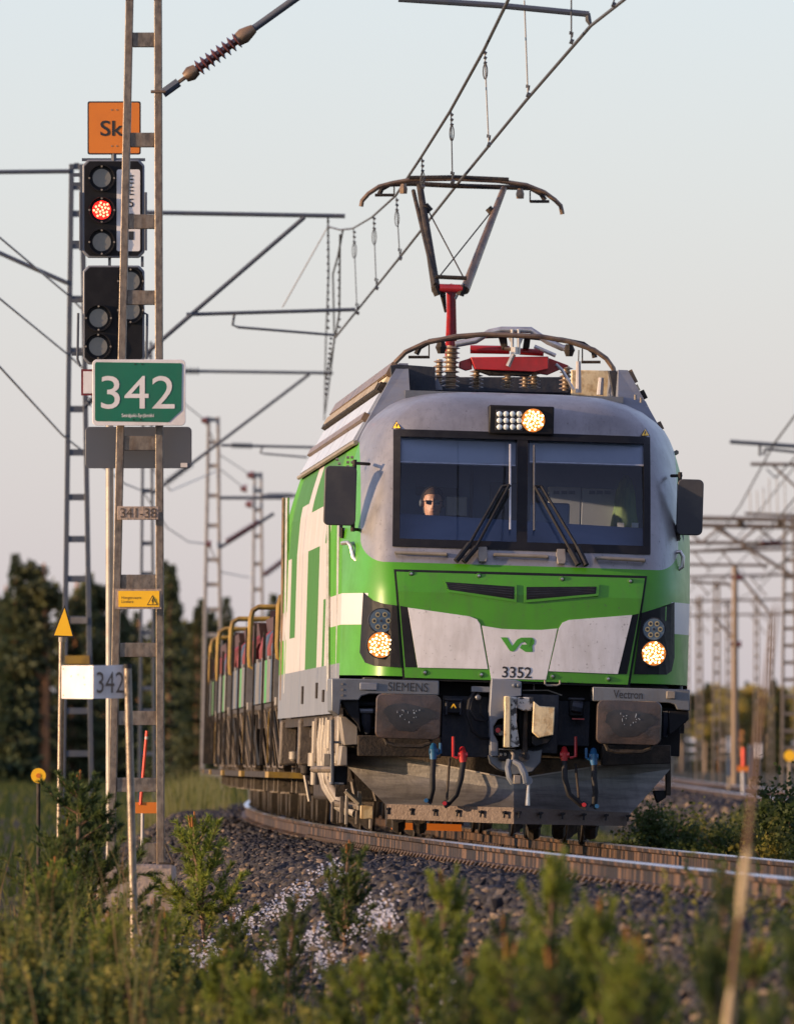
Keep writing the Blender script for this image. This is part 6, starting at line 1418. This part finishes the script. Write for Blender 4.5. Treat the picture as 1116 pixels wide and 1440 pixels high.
# ================================================================== far forest
def conifer(seed, h, w, kind):
    q = np.random.RandomState(seed); V = []; T = []
    n = 5200 if kind == 'spruce' else 3600
    lobes = [(q.uniform(-.6, .6) * w, q.uniform(-.6, .6) * w, h * q.uniform(.5, .95), q.uniform(.5, 1.0) * w * .55) for _ in range(11)]
    for _ in range(n):
        if kind == 'spruce':
            f = q.rand() ** 1.25; z = h * (.04 + .96 * f); tier = .68 + .32 * math.cos(f * 62); r = w * (1 - f) ** .85 * tier * math.sqrt(q.rand()) + .05; a = q.uniform(0, 6.283); c = np.array([r * math.cos(a), r * math.sin(a), z - r * .25]); d = unit(np.array([math.cos(a), math.sin(a), -.45]) + q.normal(0, .3, 3))
            l = q.uniform(.2, .5) * (1 - .5 * f)
        else:
            L = lobes[q.randint(11)]; c = np.array(L[:3]) + unit(q.normal(0, 1, 3)) * L[3] * q.rand() ** .5 * np.array([1, 1, .6]); d = unit(q.normal(0, 1, 3)); l = q.uniform(.16, .42)
        s = unit(np.cross(d, q.normal(0, 1, 3))) * l * .3; o = len(V); V.extend([c, c + d * l * .5 - s, c + d * l, c + d * l * .5 + s]); T.extend([(o, o+1, o+2), (o, o+2, o+3)])
    tr = MB(); tr.tube([(0, 0, -.5), (q.uniform(-.15, .15), 0, h * .5), (0, 0, h * .93)], [.20, .15, .04], 8)
    if kind != 'spruce':
        for L in lobes: tr.tube([(0, 0, L[2] - h * .08), (L[0], L[1], L[2])], [.07, .03], 5)
    return tr, V, T
TREES = {}
for key, seed, h, w, kind, mt, bk_ in (('s1', 61, 11, 1.7, 'spruce', 'spruce', 'bark'), ('s2', 62, 9, 1.5, 'spruce', 'spruce', 'bark'), ('s3', 63, 10, 2.0, 'spruce', 'pinefar', 'bark'), ('p1', 64, 11, 1.9, 'pine', 'pinefar', 'pinebark'), ('p2', 65, 10, 1.6, 'pine', 'pinefar', 'pinebark'), ('b1', 66, 8, 1.9, 'birch', 'birch', 'wood'), ('b2', 67, 9, 1.7, 'birch', 'birch', 'wood')):
    tr, V, T = conifer(seed, h, w, kind); TREES[key] = (tr.mesh('trunk', M[bk_]), tri_mesh('crown', V, T, None, (M[mt],)), h)
def tree(key, x, ytop, d, name, label, group, wid=1.0):
    p = px(x, ytop, d); zb = ground_z(p.x, d); tm_, cm, h = TREES[key]; s = (p.z - zb) / h
    r = thing(name, label, 'tree', (p.x, d, zb), rnd.uniform(0, 6.28), group); r.scale = (s * wid, s * wid, s); link('trunk', tm_, r); link('crown', cm, r); return r
GL = 'trees of the dark forest at the left'
tree('s1', 240, 796, 620, 'spruce_tree', 'pointed spruce right of the foreground mast, its tip against the sky', GL, 1.15); tree('p1', 62, 768, 640, 'pine_tree', 'tall pine with open crown left of the blue-grey mast', GL, 1.2); tree('s1', 22, 778, 640, 'spruce_tree', 'tall spruce at the far left edge', GL); tree('s3', 278, 852, 600, 'spruce_tree', 'shorter spruce beside the pale mast', GL)
tree('p2', 108, 790, 660, 'pine_tree', 'pine crown behind the top of the yellow triangle', GL, 1.2)
q = np.random.RandomState(71)
for k in range(80):
    x = q.uniform(-60, 420); yt = 800 + q.uniform(-14, 85) + (40 if 140 < x < 220 else 0) + (45 if x > 255 else 0); key = ('s1', 's2', 's3', 's1', 'p2')[q.randint(5)]
    sp = key[0] == 's'; tree(key, x, yt, q.uniform(640, 800), 'spruce_tree' if sp else 'pine_tree', 'dark spruce in the blurred forest at the left' if sp else 'dark pine in the blurred forest at the left', 'spruces massed in the left forest' if sp else 'pines massed in the left forest', 1.05)
tree('s2', 1050, 958, 1500, 'spruce_tree', 'pointed tree tip above the far right forest edge', 'far trees at the right')
for k in range(44):
    x = q.uniform(930, 1180); yt = q.uniform(950, 1005); key = ('b1', 'b2', 's3', 'b1', 'p2')[q.randint(5)]
    b = key[0] == 'b'; tree(key, x, yt, q.uniform(1450, 1700), 'birch_tree' if b else 'pine_tree', 'pale spring-green tree in the far right forest' if b else 'dull green conifer in the far right forest', 'spring-green trees far right' if b else 'conifers far right', 1.5)

# ================================================================== right background: masts, gantry, small signs
GM = 'overhead masts beside the far right track'
lattice('overhead_line_mast', 'nearest brown ladder mast at the right edge', 430, ((1101, 722), (1097, 1100)), ((1118, 722), (1122, 1100)), 4, list(range(740, 1090, 24)), 'galv', GM, 5)
lattice('overhead_line_mast', 'ladder mast with dark lower section right of the locomotive', 520, ((1003, 815), (1001, 1095)), ((1012, 815), (1014, 1095)), 3, list(range(826, 1080, 20)), 'galv', GM, 4)
lattice('overhead_line_mast', 'ladder mast with pale grey lower section nearer the locomotive', 600, ((979, 838), (977, 1090)), ((987, 838), (989, 1090)), 3, list(range(850, 1080, 18)), 'galv', GM, 4)
lattice('overhead_line_mast', 'faint farthest ladder mast beside the locomotive handrail', 700, ((962, 850), (961, 1085)), ((969, 850), (970, 1085)), 2.5, list(range(860, 1080, 16)), 'galv', GM, 3)
d = 480; p0 = px(1033, 1090, d); wp_ = thing('wooden_pole', 'plain round pole between the ladder masts at the right', 'pole', (p0.x, d, ground_z(p0.x, d)), 0)
c = MB(); c.tube([Vector((0, 0, -.1)), px(1033, 795, d) - wp_.location], [.13, .09], 12); c.build('post', M['wood'], wp_)
for (a_, b_) in (((1033, 900), (1003, 868)), ((1033, 800), (1080, 860))): c = MB(); c.tube([px(*a_, d) - wp_.location, px(*b_, d) - wp_.location], .05, 8); c.build('strut_tube', M['galv'], wp_)
for y in (906, 812): c = MB(); c.tube([px(1027, y, d) - wp_.location, px(1042, y, d) - wp_.location], [.08, .12], 8); c.build('wire_insulator', M['rporc'], wp_)
d = 450; gp = px(1108, 1090, d); ga = thing('gantry', 'steel truss gantry spanning the far right tracks', 'gantry', (gp.x, d, ground_z(gp.x, d)))
def gt(nm, pts, r, mt='galv'): c = MB(); c.tube([px(*p, d) - ga.location for p in pts], r, 8); return c.build(nm, M[mt], ga)
gt('chord', [(940, 728), (1300, 734)], .08); gt('chord', [(940, 738), (1300, 744)], .08); gt('chord', [(940, 763), (1300, 765)], .06); gt('leg', [(1290, 735), (1290, 1090)], .12)
for k in range(12): x = 960 + k * 26; gt('brace', [(x, 741), (x + 26 if k % 2 else x + 26, 763)] if k % 2 == 0 else [(x, 763), (x + 26, 742)], .04)
for x in (1041, 1097): gt('hanger', [(x, 733), (x, 741)], .12, 'soot')
gt('strut_tube', [(1000, 738), (1118, 812)], .06); gt('strut_tube', [(960, 794), (1080, 795)], .05); gt('strut_tube', [(965, 776), (1110, 765)], .04); gt('strut_tube', [(970, 818), (1028, 822)], .045); gt('leg', [(940, 735), (940, 1090)], .12)
insul_line(ga, px(1070, 763, d) - ga.location, px(1104, 765, d) - ga.location, 0, 1, .06, .13, 8, 'rporc')
for nm, dd, tb, extra, lab in (('cantilever', 300, ((1026, 621), (1240, 636)), [((1068, 625), (1068, 641)), ((1076, 631), (1073, 640)), ((1076, 631), (1230, 648))], 'nearest dark cantilever tube reaching in from the right edge'), ('cantilever', 360, ((1055, 652.5), (1240, 654)), [((1086, 654), (1230, 790))], 'second cantilever tube with diagonal strut at the right edge'), ('cantilever', 400, ((1047, 722), (1240, 730)), [((1100, 728), (1230, 800))], 'lowest cantilever tube just above the gantry')):
    b0 = px(1235, 1090, dd); r = thing(nm, lab, 'cantilever', (b0.x, dd, ground_z(b0.x, dd)), 0, 'cantilevers of the right track')
    c = MB(); c.tube([px(*tb[0], dd) - r.location, px(*tb[1], dd) - r.location], .045, 8); c.build('tube', M['bluemast' if dd < 350 else 'galv'], r)
    for a_, b_ in extra: c = MB(); c.tube([px(*a_, dd) - r.location, px(*b_, dd) - r.location], .032, 8); c.build('strut', M['bluemast' if dd < 350 else 'galv'], r)
    c = MB(); c.tube([Vector((0, 0, 0)), px(1236, tb[1][1] - 40, dd) - r.location], .12, 8); c.build('post', M['galv'], r)
rw = thing('overhead_line', 'blurred catenary wires over the far right track', 'overhead line')
for pts in ([(1150, 540, 260), (1088, 624, 300), (1071, 655, 360), (1040, 712, 400), (1015, 745, 450), (990, 775, 520)], [(1150, 660, 300), (1108, 712, 340), (1072, 752, 420), (1050, 772, 460)], [(1078, 660, 360), (1090, 672, 370), (1116, 645, 340), (1150, 600, 320)], [(1180, 720, 330), (1100, 790, 400), (1070, 815, 450), (1050, 810, 480), (1040, 800, 500)]):
    wtube('catenary_wire', pts, .022, 'wire', rw)
for x, y0, y1 in ((1054, 690, 722), (1064, 690, 722), (1073, 685, 724), (1081, 672, 724), (1092, 670, 724), (1103, 678, 724)): wtube('dropper', [(x, y0, 380), (x + 1, y1, 380)], .014, 'thinwire', rw)
d = 340; om = thing('stake_marker', 'bright orange stake on an orange plate by the far right track', 'marker', (px(1045, 1090, d).x, d, ground_z(px(1045, 1090, d).x, d))); c = MB(); c.tube([px(1045, 1052, d) - om.location, px(1045, 1078, d) - om.location], .05, 8); c.build('stake', M['redtip'], om); zrect('plate', 1036, 1077, 1053, 1085, d, 'orange', .04, 0, om); c = MB(); c.tube([px(1044, 1085, d) - om.location, Vector((0, .05, 0))], .045, 8); c.build('post', M['swhite'], om)
d = 380
for k, (x0, y0, x1, y1, mt, lab) in enumerate(((1052, 1050, 1061, 1095, 'wblue', 'blue-grey equipment cabinet beside the orange stake'), (1061, 1046, 1071, 1066, 'signwhite', 'small white board beside the equipment cabinet'), (1022, 1068, 1028, 1092, 'wblue', 'narrow grey cabinet at the foot of the plain pole'))):
    b0 = px((x0 + x1) / 2, 1090, d); r = thing('cabinet' if mt == 'wblue' else 'white_sign', lab, 'cabinet' if mt == 'wblue' else 'sign', (b0.x, d, ground_z(b0.x, d)))
    zrect('box' if mt == 'wblue' else 'board', x0, y0, x1, y1, d, mt, .4 if mt == 'wblue' else .03, 0, r, 0, .01); zrect('lid' if mt == 'wblue' else 'board_cap', x0 - .6, y0 - 2, x1 + .6, y0, d - .02, 'skirt', .45 if mt == 'wblue' else .05, 0, r)
    c = MB(); c.tube([Vector((0, .1, 0)), px((x0 + x1) / 2, y1, d + .1) - r.location], .05, 8); c.build('foot', M['galv'], r)
d = 300; yd = thing('round_marker', 'small yellow disc at the right edge by the ladder mast', 'sign', (px(1110, 1090, d).x, d, ground_z(8.4, d))); zdisc('disc', 1110, 1063, 8, d, 'yellow', yd, .03); c = MB(); c.tube([Vector((0, .05, 0)), px(1110, 1066, d + .05) - yd.location], .04, 8); c.build('post', M['galv'], yd)

# unseen young pines added past the left edge to dapple sun on ballast
q = np.random.RandomState(91)
for k in range(13):
    Y = q.uniform(101, 132); X = -.0285 * Y - q.uniform(1.6, 6.0); zb = ground_z(X, Y); s = q.uniform(.75, 1.25)
    r = thing('young_pine', 'unseen young pine added left of the line, outside the picture, to break up the low sun', 'pine', (X, Y, zb), q.uniform(0, 6.28), 'unseen pines that break up the sun'); r.scale = (s * 1.2, s * 1.2, s)
    for nm, me in zip(('trunk', 'needles', 'shoot_tips'), SAP['big']): link(nm, me, r)


# leafy scrub in the lower left corner
for x, d, w, h, mt, lab in ((18, 74, .55, .62, 'herb', 'yellow-green leafy scrub in the lower left corner'), (95, 80, .6, .45, 'bush', 'dark leafy scrub under the largest young pine'), (170, 72, .5, .40, 'herb', 'yellow-green scrub at the bottom edge below the leaning post'), (255, 84, .4, .38, 'bush', 'small dark scrub right of the leaning post'), (60, 68, .45, .50, 'bush', 'dark scrub at the bottom left edge'), (430, 62, .5, .34, 'herb', 'low yellow-green scrub at the bottom edge under the flowers'), (880, 46, .5, .46, 'herb', 'blurred yellow-green scrub at the bottom edge on the right'), (1000, 50, .5, .42, 'bush', 'blurred dark scrub beside the pale straw stem')):
    b_ = bush(lab, x, 0, d, w, h, int(x), mt, 2600, .036); b_['group'] = 'leafy scrub in the foreground'
# more masts, wires and crossbeams far off at the right
for x, yt, d, lab in ((948, 862, 760, 'faint mast tight against the locomotive side'), (1020, 842, 650, 'slim far mast between the pole and the dark-footed mast'), (1060, 835, 560, 'far mast left of the right-edge mast'), (1080, 858, 640, 'faint far mast close to the right-edge mast')):
    lattice('overhead_line_mast', lab, d, ((x, yt), (x - 1, 1090)), ((x + 7, yt), (x + 8, 1090)), 2.2, list(range(yt + 8, 1080, 16)), 'galv', GM, 3)
for k, (y0, y1, d) in enumerate(((776, 770, 500), (812, 806, 560), (846, 841, 640), (866, 862, 720))):
    b0 = px(940, 1090, d); r = thing('crossbeam', ('upper', 'second', 'third', 'lowest')[k] + ' of the faint crossbeams stacked beyond the gantry', 'crossbeam', (b0.x, d, ground_z(b0.x, d)), 0, 'crossbeams beyond the gantry')
    c = MB(); c.tube([px(940, y0, d) - r.location, px(1190, y1, d) - r.location], .055, 8); c.build('beam', M['galv'], r)
    for xa in (940, 1190): c = MB(); c.tube([px(xa, y0, d) - r.location, Vector((px(xa, y0, d).x - r.location.x, 0, 0))], .1, 8); c.build('post', M['galv'], r)
    for xa in (975, 1015, 1055): c = MB(); c.tube([px(xa, y0, d) - r.location, px(xa + 22, y0 + 26, d) - r.location], .03, 6); c.build('strut', M['galv'], r)
for pts in ([(1130, 700, 420), (1040, 790, 520), (985, 845, 640), (955, 870, 740)], [(1130, 640, 380), (1050, 740, 470), (1000, 800, 560), (955, 846, 700)], [(1130, 760, 450), (1065, 830, 560), (990, 862, 700)]): wtube('catenary_wire', pts, .02, 'wire', rw)

# more young pines along the bottom edge
for key, x, d, yt, w, lab in (('b', 130, 74, 1335, 1.1, 'yellow-green pine at the bottom edge, second from the left corner'), ('e', 360, 64, 1365, 1.0, 'yellow-green pine at the bottom edge below the small flower pine'), ('b', 520, 62, 1350, 1.1, 'yellow-green pine at the bottom edge left of centre'), ('b', 735, 54, 1330, 1.0, 'blurred yellow-green pine at the bottom edge right of centre'), ('b', 880, 47, 1335, .8, 'blurred yellow-green pine low between the two right-hand shoots'), ('e', 585, 68, 1290, .8, 'green pine just left of the blurred centre pine'), ('b', 85, 88, 1215, .9, 'yellow-green pine tip before the largest dark pine'), ('b', 232, 88, 1285, .9, 'yellow-green pine right beside the leaning post')):
    sapling(key, x, d, yt, lab, w)
